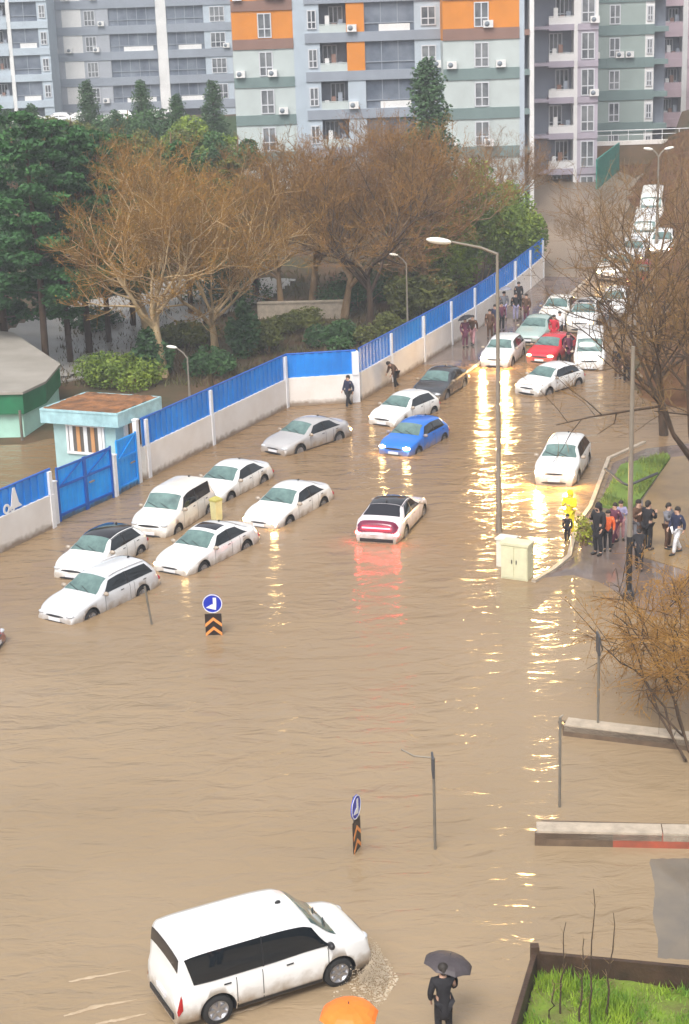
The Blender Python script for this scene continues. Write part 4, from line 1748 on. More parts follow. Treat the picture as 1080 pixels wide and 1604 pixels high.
# ------------------------------------------------------------------ street furniture
def lamp_post(label, base, h, arm, arm_dir, head=(.75, .26, .16), r0=.11, r1=.06, group=None, heads=1, ground=0.0, lean=0.0):
    root = empty('street_lamp', (base.x, base.y, ground))
    tag(root, label, 'street lamp', group)
    m = MB()
    m.tube([(0, 0, -.8), (0, 0, .9), (0, 0, h * .55), (0, 0, h)], [r0 * 1.25, r0 * 1.15, (r0 + r1) / 2, r1], 10)
    m.build('pole', M_galv, root)
    ca, sa = math.cos(arm_dir), math.sin(arm_dir)
    for k in range(heads):
        q = 1 if k == 0 else -1
        m = MB()
        m.tube([(0, 0, h - .05), (q * ca * arm * .35, q * sa * arm * .35, h + .22), (q * ca * arm, q * sa * arm, h + .50)], [r1, r1 * .9, r1 * .7], 8)
        a_ = m.build('arm', M_galv, root)
        m = MB()
        m.ellipsoid((0, 0, 0), (head[0] / 2, head[1] / 2, head[2] / 2), 14, 8, rot=Matrix.Rotation(arm_dir + (0 if q > 0 else math.pi), 3, 'Z') @ Matrix.Rotation(-.16, 3, 'Y'))
        o = m.build('lamp_head', M_lampw, root)
        o.location = (q * ca * (arm + head[0] * .4), q * sa * (arm + head[0] * .4), h + .54)
    return root


b = at(782, 834)
lamp_post('tall grey street lamp standing in the water with its white head over the road', b, 10.6, 1.75, math.pi + .12, head=(.95, .40, .24), r0=.10, r1=.055, group='street lamps')
b = at_hill(640, 560) + Vector((-.5, 1.5, 0))
q = atY(638, 470, b.y)
lamp_post('slim lamp behind the blue sheets in the park near the crowd', Vector((q.x, b.y, 0)), 4.9, .5, math.pi, head=(.5, .24, .16), r0=.06, r1=.04, group='park lamps', ground=.2)
Yb = 79.5
q = atY(297, 612, Yb)
q2 = atY(291, 552, Yb)
lamp_post('slim lamp behind the blue sheets right of the guard hut', Vector((q.x, Yb, 0)), q2.z - .4, .5, math.pi, head=(.55, .26, .16), r0=.06, r1=.04, group='park lamps', ground=0.15)
q = atY(1032, 245, 118)
lamp_post('double headed lamp among the branches on the right bank', Vector((q.x, 118, 0)), q.z - ground_z(q.x, 118), .45, 0.0, head=(.7, .4, .22), heads=2, ground=ground_z(q.x, 118), group='street lamps')
# plain pole on the right pavement
b = at(985, 938)
root = empty('utility_pole', tuple(b))
tag(root, 'plain grey pole on the right pavement in front of the standing people', 'pole')
m = MB()
m.tube([(0, 0, -.5), (0, 0, 3), (0, 0, 8.6)], [.095, .085, .06], 10)
m.build('pole', M_galv, root)
m = MB()
m.lathe([(.22, -.2), (.22, .12), (.13, .30), (.10, .34)], n=12)
m.tube([(0, 0, .3), (0, 0, 2.2)], .105, 10)
m.build('base', M_dark, root)

M_sblue = mat('sign_blue', (0.008, 0.03, 0.42), .35)
M_ora = mat('sign_orange', (0.80, 0.30, 0.08), .4)
M_blk = mat('sign_black', (0.02, 0.012, 0.01), .4)


def keep_sign(label, base, rz, r=.30, w=.46, hb=.66, zb=.10):
    root = empty('road_sign', tuple(base), rz)
    tag(root, label, 'road sign', 'round blue signs over chevron boards')
    m = MB()
    m.tube([(0, .05, -.5), (0, .05, zb + hb + r * 2)], .035, 8)
    m.build('post', M_galv_d, root)
    zc = zb + hb + r + .03
    m = MB()
    m.lathe([(0, -.012), (r, -.012), (r, .012), (0, .012)], (0, 0, zc), 32, 'Y', 0, False)
    d_ = m.build('disc', M_sblue, root)
    m = MB()
    y = -.02

    def pl(mb, pts, y_=y, mi=0):
        n = len(pts)
        f = [(px_, y_, pz) for px_, pz in pts]
        bk = [(px_, y_ + .012, pz) for px_, pz in pts]
        mb.add(f + bk, [tuple(range(n))] + [((i + 1) % n, i, n + i, n + (i + 1) % n) for i in range(n)], mi)
    # white rim and arrow: shaft from upper right to a head at lower left
    for k in range(28):
        a0, a1 = 2 * math.pi * k / 28, 2 * math.pi * (k + 1) / 28
        pl(m, [(r * .99 * math.cos(a0), zc + r * .99 * math.sin(a0)), (r * .99 * math.cos(a1), zc + r * .99 * math.sin(a1)),
               (r * .91 * math.cos(a1), zc + r * .91 * math.sin(a1)), (r * .91 * math.cos(a0), zc + r * .91 * math.sin(a0))][::-1])
    k = r / .30
    pl(m, [(.02 * k, zc + .19 * k), (.12 * k, zc + .19 * k), (.12 * k, zc + .0 * k), (.02 * k, zc - .10 * k)][::-1])
    pl(m, [(-.20 * k, zc - .12 * k), (.10 * k, zc - .20 * k), (.12 * k, zc - .02 * k), (-.02 * k, zc - .02 * k)], y - .003)
    m.build('arrow', M_white, d_)
    m = MB()
    m.box((0, 0, zb + hb / 2), (w, .024, hb))
    brd = m.build('chevron_board', M_blk, root)
    m = MB()
    th = .085
    for zc_ in (zb + hb * .62, zb + hb * .18):
        z_l = zc_ - .12
        for sg in (1, -1):
            pts = [(0, zc_ + .16), (0, zc_ + .16 - th * 1.3), (sg * w * .49, z_l - th * .6), (sg * w * .49, z_l + th * .7)]
            pl(m, pts if sg < 0 else pts[::-1], -.018)
    m.build('chevron', M_ora, brd)
    return root


b = at(336, 995)
keep_sign('round blue arrow sign over an orange and black chevron board, facing the camera', b, 0.0, r=.32, w=.54, hb=.72, zb=.02)
b = at(560, 1332)
keep_sign('round blue arrow sign over a chevron board seen almost edge on', b, R(68), r=.30, w=.46, hb=.80, zb=.02)


def thin_post(label, base, h, plate, wire=None, z0=0.0):
    root = empty('sign_post', (base.x, base.y, z0))
    tag(root, label, 'sign post')
    m = MB()
    m.tube([(0, 0, -.5), (0, 0, h)], .035, 8)
    m.build('post', M_galv_d, root)
    if plate:
        m = MB()
        m.box((-.02, 0, h - plate / 2 + .05), (.05, .46, plate))
        m.build('plate', M_trim, root)
    if wire:
        m = MB()
        m.tube([(0, 0, h)] + wire, .022, 6)
        m.build('bracket', M_galv, root)
    return root


thin_post('thin post with edge on plate beside the edge on blue sign', at(682, 1330), 2.40, .48, [(-.35, 0, h_) if False else (-.45, 0, 2.46), (-.75, .05, 2.62)])
thin_post('thin post with an edge on plate standing on the farther island', at(937, 1132, .34), 2.55, .55, [(.10, 0, 2.15), (.02, 0, 1.95)], .34)
thin_post('thin bare post at the nearer corner of the farther island', at(877, 1264), 2.45, 0, [(.08, 0, 2.5)])
b = at(238, 978)
root = thin_post('thin leaning stake beside the silver estate car', b, 1.35, 0)
root.rotation_euler = (0, R(-6), 0)

# service cabinets
root = empty('service_cabinet', tuple(at(806, 908)))
root.rotation_euler = (0, 0, R(-28))
tag(root, 'pale green electricity cabinet at the kerb, the larger of the two', 'cabinet', 'service cabinets')
M_cab = mat('cabinet_paint', (0.64, 0.62, 0.42), .55, var=.1, scale=2, bump=.1)
m = MB()
m.box((0, .28, .50), (.98, .56, 1.5))
m.build('case', M_cab, root)
m = MB()
m.box((0, .28, 1.28), (1.06, .64, .08))
m.build('lid', M_cab, root)
for sx in (-.245, .245):
    m = MB()
    m.box((sx, -.012, .62), (.44, .025, 1.12))
    dr = m.build('door', M_cab, root)
    m = MB()
    m.box((sx + (.16 if sx < 0 else -.16), -.03, .65), (.03, .03, .14))
    m.build('handle', M_dark, dr)
root = empty('service_cabinet', tuple(at(791, 888)))
root.rotation_euler = (0, 0, R(-28))
tag(root, 'whitish narrow service cabinet behind the larger one', 'cabinet', 'service cabinets')
M_cab2 = mat('cabinet_white', (0.72, 0.70, 0.60), .55, var=.1, scale=2)
m = MB()
m.box((0, .2, .35), (.62, .46, 1.3))
m.build('case', M_cab2, root)
m = MB()
m.box((0, .2, 1.03), (.70, .54, .07))
m.build('lid', M_cab2, root)
m = MB()
m.box((0, -.04, .45), (.50, .025, .95))
m.build('door', M_cab2, root)
# yellow bin between the parked cars
root = empty('litter_bin', tuple(at(340, 814)))
tag(root, 'yellow box shaped bin half sunk between the white parked cars', 'bin')
M_yel = mat('yellow_plastic', (0.62, 0.58, 0.30), .45, var=.08)
m = MB()
m.lathe([(.20, -.4), (.25, .75), (.23, .80), (0, .80)], n=4, smooth=False)
m.build('body', M_yel, root)
m = MB()
m.lathe([(.28, .79), (.28, .86), (.12, .95), (0, .97)], n=4, smooth=False)
m.build('lid', mat('yellow_lid', (0.42, 0.38, 0.10), .5), root)
# low barrier bar on the lawn
a, b = at(948, 740, .5), at(1030, 745, .5)
root = empty('bent_barrier', (a.x, a.y, 0.1))
tag(root, 'bent dark pipe barrier lying across the green verge', 'barrier')
c1, c2 = at(975, 760, .25), at(985, 763, .25)
m = MB()
m.tube([(0, 0, .55), (c1.x - a.x, c1.y - a.y, .25), (c2.x - a.x, c2.y - a.y, .22), (b.x - a.x, b.y - a.y, .5)], .06, 8)
m.build('pipe', M_trim, root)
# ------------------------------------------------------------------ people
def skin_mesh(verts, edges, radii, root=0, sub=1):
    me = bpy.data.meshes.new('skin')
    bm = bmesh.new()
    ly = bm.verts.layers.skin.verify()
    bv = []
    for i, (v, r) in enumerate(zip(verts, radii)):
        q = bm.verts.new(v)
        q[ly].radius = (r, r) if not hasattr(r, '__len__') else r
        q[ly].use_root = i == root
        bv.append(q)
    for a, b_ in edges:
        bm.edges.new((bv[a], bv[b_]))
    bm.to_mesh(me)
    bm.free()
    o = link('tmp_skin', me)
    md = o.modifiers.new('s', 'SKIN')
    md.use_smooth_shade = True
    if sub:
        sd = o.modifiers.new('u', 'SUBSURF')
        sd.levels = sd.render_levels = sub
    dg = bpy.context.evaluated_depsgraph_get()
    res = bpy.data.meshes.new_from_object(o.evaluated_get(dg))
    bpy.data.objects.remove(o)
    for p_ in res.polygons:
        p_.use_smooth = True
    return res


def skeleton(pose):
    """joints of a 1.72 m figure facing +x"""
    J = dict(pel=(0, 0, .95), sp=(0, 0, 1.15), ch=(0, 0, 1.34), nk=(0.005, 0, 1.49), hb=(.02, 0, 1.57), ht=(.015, 0, 1.68))
    for n_, sg in (('l', 1), ('r', -1)):
        J['sh' + n_] = (0, sg * .19, 1.41)
        J['el' + n_] = (-.04, sg * .255, 1.13)
        J['wr' + n_] = (.06, sg * .24, .90)
        J['hi' + n_] = (0, sg * .095, .90)
        J['kn' + n_] = (.03, sg * .105, .50)
        J['an' + n_] = (-.02, sg * .11, .10)
        J['to' + n_] = (.14, sg * .125, .045)
    if pose == 'walk':
        J.update(knl=(.17, .10, .52), anl=(.22, .10, .10), tol=(.38, .10, .06), knr=(-.06, -.10, .50), anr=(-.27, -.10, .14), tor=(-.14, -.11, .05),
                 ell=(-.12, .25, 1.15), wrl=(-.10, .24, .92), elr=(.06, -.25, 1.14), wrr=(.20, -.22, .96))
    if pose == 'hold':
        J.update(elr=(.06, -.25, 1.16), wrr=(.22, -.16, 1.30), ell=(.0, .26, 1.14), wrl=(.10, .23, .92))
    if pose == 'phone':
        J.update(elr=(.10, -.24, 1.17), wrr=(.30, -.10, 1.28), ell=(.10, .24, 1.17), wrl=(.30, .10, 1.26))
    if pose == 'stoop':
        J.update(sp=(.10, 0, 1.12), ch=(.24, 0, 1.24), nk=(.34, 0, 1.33), hb=(.41, 0, 1.37), ht=(.49, 0, 1.43), shl=(.25, .19, 1.29), shr=(.25, -.19, 1.29),
                 ell=(.30, .25, 1.02), wrl=(.42, .22, .84), elr=(.30, -.25, 1.02), wrr=(.42, -.22, .84),
                 knl=(.16, .10, .52), anl=(.10, .10, .10), tol=(.27, .10, .05), knr=(.02, -.10, .48), anr=(-.2, -.1, .12), tor=(-.06, -.1, .05))
    return {k: Vector(v) for k, v in J.items()}


POSES = {}


def pose_meshes(pose):
    if pose in POSES:
        return POSES[pose]
    J = skeleton(pose)
    names = ['pel', 'sp', 'ch', 'nk', 'hb', 'ht']
    V, E_, Rd, ix = [], [], [], {}

    def add(n_, p, r):
        ix[n_] = len(V)
        V.append(p)
        Rd.append(r)

    def edge(a, b_):
        E_.append((ix[a], ix[b_]))
    for n_, r in zip(names, (.13, .12, .135, .055, .085, .088)):
        add(n_, J[n_], r)
    for a, b_ in zip(names[:-1], names[1:]):
        edge(a, b_)
    hd = (J['ht'] - J['hb']).normalized()
    for sfx in 'lr':
        for n_, r in (('sh', .06), ('el', .042), ('wr', .028), ('hi', .085), ('kn', .056), ('an', .038), ('to', .034)):
            add(n_ + sfx, J[n_ + sfx], r)
        edge('ch', 'sh' + sfx)
        edge('sh' + sfx, 'el' + sfx)
        edge('el' + sfx, 'wr' + sfx)
        edge('pel', 'hi' + sfx)
        edge('hi' + sfx, 'kn' + sfx)
        edge('kn' + sfx, 'an' + sfx)
        edge('an' + sfx, 'to' + sfx)
        # hand: palm, four unequal fingers and a thumb
        d = (J['wr' + sfx] - J['el' + sfx]).normalized()
        sg = 1 if sfx == 'l' else -1
        side_ = Vector((1, 0, 0)) - d * d.x
        side_.normalize()
        inn = d.cross(side_).normalized() * (-1 if sg > 0 else 1)
        add('pa' + sfx, J['wr' + sfx] + d * .075, (.034, .018))
        edge('wr' + sfx, 'pa' + sfx)
        for k, (o_, ln) in enumerate(((-.028, .055), (-.010, .070), (.010, .078), (.028, .068))):
            add('f%d' % k + sfx, J['wr' + sfx] + d * (.085 + ln * .5) + side_ * o_, .0095)
            add('g%d' % k + sfx, J['wr' + sfx] + d * (.085 + ln * .95) + side_ * o_ - inn * .022, .008)
            edge('pa' + sfx, 'f%d' % k + sfx)
            edge('f%d' % k + sfx, 'g%d' % k + sfx)
        add('t0' + sfx, J['wr' + sfx] + d * .06 + side_ * .052, .011)
        add('t1' + sfx, J['wr' + sfx] + d * .095 + side_ * .068 - inn * .01, .009)
        edge('pa' + sfx, 't0' + sfx)
        edge('t0' + sfx, 't1' + sfx)
    # nose
    fwd = (Vector((1, 0, 0)) - hd * hd.x).normalized()
    head_c = (J['hb'] + J['ht']) / 2
    add('no', head_c + fwd * .105 - hd * .015, .014)
    edge('hb', 'no')
    body = skin_mesh(V, E_, Rd, 0)

    def piece(ns, es, rs):
        return skin_mesh([J[n_] if isinstance(n_, str) else n_ for n_ in ns], es, rs)
    out = {'body': body}
    hem = J['pel'] + Vector((0, 0, -.10))
    el_ = {s_: J['wr' + s_] + (J['el' + s_] - J['wr' + s_]) * .02 for s_ in 'lr'}
    out['jacket'] = piece([hem, 'pel', 'sp', 'ch', J['nk'] - Vector((0, 0, .02)), 'shl', 'ell', el_['l'], 'shr', 'elr', el_['r']],
                          [(0, 1), (1, 2), (2, 3), (3, 4), (3, 5), (5, 6), (6, 7), (3, 8), (8, 9), (9, 10)],
                          [(.19, .15), (.185, .15), (.17, .14), (.175, .15), .100, .100, .070, .050, .100, .070, .050])
    lng = [J['pel'] + Vector((0, 0, -.42)), J['pel'] + Vector((0, 0, -.18))]
    out['coat'] = piece(lng + ['pel', 'sp', 'ch', J['nk'] - Vector((0, 0, .02)), 'shl', 'ell', el_['l'], 'shr', 'elr', el_['r']],
                        [(0, 1), (1, 2), (2, 3), (3, 4), (4, 5), (4, 6), (6, 7), (7, 8), (4, 9), (9, 10), (10, 11)],
                        [(.24, .19), (.21, .17), (.19, .155), (.17, .14), (.175, .15), .100, .100, .070, .050, .100, .070, .050])
    out['trousers'] = piece([J['pel'], 'hil', 'knl', J['anl'] + Vector((0, 0, .0)), 'hir', 'knr', J['anr'] + Vector((0, 0, .0))], [(0, 1), (1, 2), (2, 3), (0, 4), (4, 5), (5, 6)],
                            [(.165, .135), .108, .080, .066, .108, .080, .066])
    m = MB()
    for s_ in 'lr':
        a, t_ = J['an' + s_], J['to' + s_]
        d = t_ - a
        rot = Matrix.Rotation(math.atan2(d.y, d.x), 3, 'Z')
        m.ellipsoid((a.x + d.x * .5, a.y + d.y * .5, min(a.z, t_.z) + .008), (.15, .055, .055), 10, 6, rot=rot)
    out['shoes'] = m.mesh('shoes')
    rot = hd.to_track_quat('Z', 'Y').to_matrix()
    top = head_c + hd * .045 - fwd * .018
    m = MB()
    m.ellipsoid(top, (.112, .102, .105), 14, 10, rot=rot, zmin=-.35)
    m.ellipsoid(head_c - fwd * .05, (.075, .095, .10), 12, 8, rot=rot)
    out['hair'] = m.mesh('hair')
    m = MB()
    m.ellipsoid(top - hd * .02, (.125, .122, .135), 14, 10, rot=rot, zmin=-.6)
    m.ellipsoid(head_c - fwd * .045 - hd * .07, (.105, .135, .13), 12, 8, rot=rot)
    out['hood'] = m.mesh('hood')
    m = MB()
    sidev = hd.cross(fwd)
    for q in (-1, 1):
        m.ellipsoid(head_c + fwd * .086 + hd * .012 + sidev * .032 * q, (.012, .014, .009), 6, 4)
    out['eyes'] = m.mesh('eyes')
    m = MB()
    m.ellipsoid(head_c + fwd * .082 - hd * .055, (.010, .026, .007), 6, 4)
    out['mouth'] = m.mesh('mouth')
    m = MB()
    for q in (-1, 1):
        m.ellipsoid(head_c + sidev * .092 * q - fwd * .005, (.022, .012, .033), 6, 5)
    out['ears'] = m.mesh('ears')
    out['J'] = J
    POSES[pose] = out
    return out


M_skin = mat('skin', (0.50, 0.30, 0.21), .6)
M_eye = mat('eye_dark', (0.02, 0.015, 0.012), .3)
M_lip = mat('lip', (0.35, 0.12, 0.10), .5)
M_hair = mat('dark_hair', (0.02, 0.014, 0.01), .7)
M_shoe = mat('dark_shoe', (0.025, 0.022, 0.02), .6)


def cloth(name, c):
    return mat('cloth_' + name, c, .85, var=.22, scale=7, bump=.3, bscale=18)


C_black = cloth('black', (0.014, 0.013, 0.016))
C_navy = cloth('navy', (0.02, 0.025, 0.06))
C_brown = cloth('brown', (0.09, 0.045, 0.025))
C_plum = cloth('plum', (0.12, 0.03, 0.06))
C_red = cloth('red', (0.50, 0.02, 0.04))
C_orange = cloth('orange', (0.75, 0.13, 0.03))
C_yellow = cloth('yellow', (0.85, 0.72, 0.02))
C_grey = cloth('grey', (0.16, 0.16, 0.18))
C_pale = cloth('pale', (0.55, 0.52, 0.52))
C_pink = cloth('pink', (0.55, 0.28, 0.30))
C_white = cloth('white', (0.70, 0.70, 0.72))
C_jean = cloth('jeans', (0.06, 0.08, 0.15))
C_lilac = cloth('lilac', (0.30, 0.28, 0.42))


def person(label, pos, facing, pose='stand', top='jacket', tc=None, lc=None, head='hair', hc=None, h=1.72, group=None):
    P_ = pose_meshes(pose)
    root = empty('person', tuple(pos), R(facing))
    root.scale = (h / 1.72,) * 3
    tag(root, label, 'person', group)

    def put(n_, key, m_, par=root):
        return link(n_, P_[key].copy(), m_, par)
    b_ = put('body', 'body', M_skin)
    put(top, top, tc or C_black)
    put('trousers', 'trousers', lc or C_black)
    put('shoes', 'shoes', M_shoe)
    put('hood' if head == 'hood' else 'hair', head, (hc or tc) if head == 'hood' else (hc or M_hair))
    put('eyes', 'eyes', M_eye, b_)
    put('mouth', 'mouth', M_lip, b_)
    put('ears', 'ears', M_skin, b_)
    return root


def umbrella(label, hand, col, r=.50, h=.95, tilt=(0, 0), group=None, handle=True):
    root = empty('umbrella', tuple(hand))
    root.rotation_euler = (tilt[0], tilt[1], .2)
    tag(root, label, 'umbrella', group)
    m = MB()
    n = 8
    vs, fs = [(0, 0, h)], []
    RINGS = 5
    for j in range(1, RINGS + 1):
        t = j / RINGS
        for k in range(n * 2):
            a = math.pi * k / n
            sag = 1.0 if k % 2 == 0 else (1 - .075 * t)
            rr = r * math.sin(t * 1.25) / math.sin(1.25) * sag
            vs.append((rr * math.cos(a), rr * math.sin(a), h - .62 * r * (1 - math.cos(t * 1.25)) + (0.0 if k % 2 == 0 else .02 * t)))
    for k in range(n * 2):
        fs.append((0, 1 + k, 1 + (k + 1) % (n * 2)))
    for j in range(RINGS - 1):
        for k in range(n * 2):
            a, b_ = 1 + j * n * 2 + k, 1 + j * n * 2 + (k + 1) % (n * 2)
            fs.append((a, a + n * 2, b_ + n * 2, b_))
    m.add(vs, fs, 0, False)
    off = len(m.v)
    m.add([(x, y, z - .012) for x, y, z in vs], [f[::-1] for f in fs], 0, False)
    m.build('canopy', col, root)
    m = MB()
    m.tube([(0, 0, -.10), (0, 0, h + .05)], .010, 6)
    for k in range(n):
        a = 2 * math.pi * k / n
        m.tube([(0, 0, h * .62), (r * .6 * math.cos(a), r * .6 * math.sin(a), h - .10)], .004, 3)
    s_ = m.build('shaft', M_trim, root)
    m = MB()
    m.tube([(0, 0, -.10), (0, 0, -.16), (.02, 0, -.19), (.05, 0, -.18), (.06, 0, -.14)], .014, 6)
    m.build('handle', M_dark, s_)
    return root


def hand_of(pos, facing, pose, h=1.72, side='r'):
    J = skeleton(pose)
    w = J['wr' + side]
    d = (w - J['el' + side]).normalized()
    p = (w + d * .08) * (h / 1.72)
    c, s = math.cos(R(facing)), math.sin(R(facing))
    return Vector((pos[0] + p.x * c - p.y * s, pos[1] + p.x * s + p.y * c, pos[2] + p.z))


M_umb = mat('dark_umbrella', (0.06, 0.048, 0.052), .55, var=.15)
M_umbo = mat('orange_umbrella', (0.90, 0.20, 0.02), .5, var=.1)
M_umbk = mat('black_umbrella', (0.02, 0.02, 0.024), .55)
# man with the dark umbrella, wading away from the camera
p = at(696, 1624) + Vector((0, 0, -.12))
person('person in black wading under a dark umbrella beside the garden corner', p, 100, 'hold', 'coat', C_black, C_black)
hp = hand_of(p, 100, 'hold')
umbrella('dark open umbrella held by the person in black', hp + Vector((.0, 0, .0)), M_umb, .50, .40, (R(-4), R(14)))
# person under an orange umbrella at the lower frame edge
p = at(543, 1722) + Vector((0, 0, -.12))
person('person hidden below the orange umbrella at the lower edge of the photo', p, 95, 'hold', 'jacket', C_orange, C_navy)
umbrella('orange open umbrella at the lower edge of the photo', hand_of(p, 95, 'hold'), M_umbo, .56, .62, (0, 0))

GRP_R = 'people waiting on the right pavement'
zp = .04


def rp(px, py, z_=zp):
    return at(px, py, z_)


p = rp(893, 838, -.05)
person('person in a hooded bright yellow raincoat at the water edge', p, -120, 'phone', 'coat', C_yellow, C_yellow, 'hood', h=1.72, group=GRP_R)
person('short person in black standing in front of the yellow raincoat', rp(889, 851, -.05), -115, 'stand', 'jacket', C_black, C_black, h=1.12, group=GRP_R)
person('tall person in a long black hooded coat between the yellow and orange figures', rp(937, 869), -140, 'hold', 'coat', C_black, C_black, 'hood', h=1.92, group=GRP_R)
person('person in an orange vest with dark trousers', rp(952, 863), -100, 'stand', 'jacket', C_orange, C_black, h=1.52, group=GRP_R)
person('person in a plum jacket just behind the orange vest', rp(963, 852), -140, 'walk', 'jacket', C_plum, C_plum, h=1.55, group=GRP_R)
person('person in lilac jacket and pink trousers left of the plain pole', rp(972, 846), -90, 'phone', 'jacket', C_lilac, C_pink, h=1.5, group=GRP_R)
person('person in brown coat close behind the plain pole', rp(999, 858), -60, 'hold', 'coat', C_brown, C_grey, h=1.80, group=GRP_R)
person('tall person in black jacket right of the plain pole', rp(1014, 862), 40, 'phone', 'jacket', C_black, C_black, h=1.85, group=GRP_R)
person('person in long black coat in front of the plain pole group', rp(1001, 893), 80, 'stoop', 'coat', C_black, C_black, h=1.55, group=GRP_R)
person('person in navy jacket with white trousers at the right edge', rp(1060, 868), -150, 'walk', 'jacket', C_navy, C_white, h=1.75, group=GRP_R)
person('person in a black and white jacket left of the white trousers', rp(1046, 860), -40, 'phone', 'jacket', C_grey, C_brown, h=1.72, group=GRP_R)

GRP_L = 'crowd on the pavement by the wall'


def lp(px, py):
    return at_hill(px, py) + Vector((0, 0, .06))


spec = [
    (729, 546, 'stand', 'coat', C_plum, C_plum, 'person in a plum coat nearest along the wall, under the dark umbrella', -70),
    (741, 542, 'walk', 'jacket', C_brown, C_pink, 'person in brown with pink trousers beside the dark umbrella', -110),
    (768, 532, 'stand', 'coat', C_brown, C_brown, 'person in a long brown coat close to the street lamp pole', -100),
    (786, 520, 'stand', 'jacket', C_plum, C_black, 'person in plum jacket and black trousers right of the lamp pole', -80),
    (776, 524, 'walk', 'jacket', C_navy, C_plum, 'person in a navy jacket half behind the plum jacket', -120),
    (790, 502, 'stand', 'jacket', C_grey, C_lilac, 'person in grey jacket under a small grey umbrella', -95),
    (808, 504, 'stand', 'jacket', C_black, C_lilac, 'person in black top and lilac trousers in the middle of the crowd', -80),
    (825, 506, 'stand', 'coat', C_brown, C_plum, 'person in brown coat at the kerb side of the crowd', -120),
    (813, 486, 'stand', 'coat', C_black, C_black, 'person in black farthest up the pavement, highest in the crowd', -85),
]
for px, py, po, tp, tc_, lc_, lab, fc in spec:
    person(lab, lp(px, py), fc, po, tp, tc_, lc_, h=1.72, group=GRP_L)
umbrella('small dark umbrella over the plum coated person by the wall', lp(733, 546) + Vector((0, 0, 1.35)), M_umbk, .48, .55, (R(-10), R(-14)))
umbrella('small grey umbrella over the crowd by the wall', lp(790, 502) + Vector((.1, 0, 1.5)), mat('grey_umbrella', (0.22, 0.22, 0.27), .5), .40, .55)
person('stooping person in dark coat wading along the wall before the crowd', at(621, 609, -.12), -150, 'stoop', 'coat', C_brown, C_black, h=1.72, group='people wading along the wall')
person('person in a navy jacket wading beside the thick white pier', at(547, 641, -.2), -140, 'walk', 'jacket', C_navy, C_black, h=1.72, group='people wading along the wall')
# among the far cars
GRP_T = 'people among the queueing cars'
q = at(884, 541)
person('person in red standing behind the red car', at(868, 541, 0), -100, 'stand', 'coat', C_red, C_red, h=1.75, group=GRP_T)
person('person in dark red coat right beside the red car', at(890, 571, -.1), -60, 'stand', 'coat', C_plum, C_black, h=1.75, group=GRP_T)
person('person with dark hair and white jacket behind the red coat', at(877, 534, 0), -100, 'stand', 'jacket', C_white, C_black, h=1.72, group=GRP_T)
person('person in pale jacket standing beside the sunroof car near the branches', at(953, 518, 0), -110, 'stand', 'jacket', C_pale, C_grey, h=1.8, group=GRP_T)
person('person in black at the right flank of the minibus', at(968, 594, -.05), -90, 'stand', 'jacket', C_black, C_brown, h=1.75, group=GRP_T)
person('person in a brown jacket half hidden by branches right of the minibus', at(982, 600, -.05), -100, 'stand', 'jacket', C_brown, C_black, h=1.72, group=GRP_T)
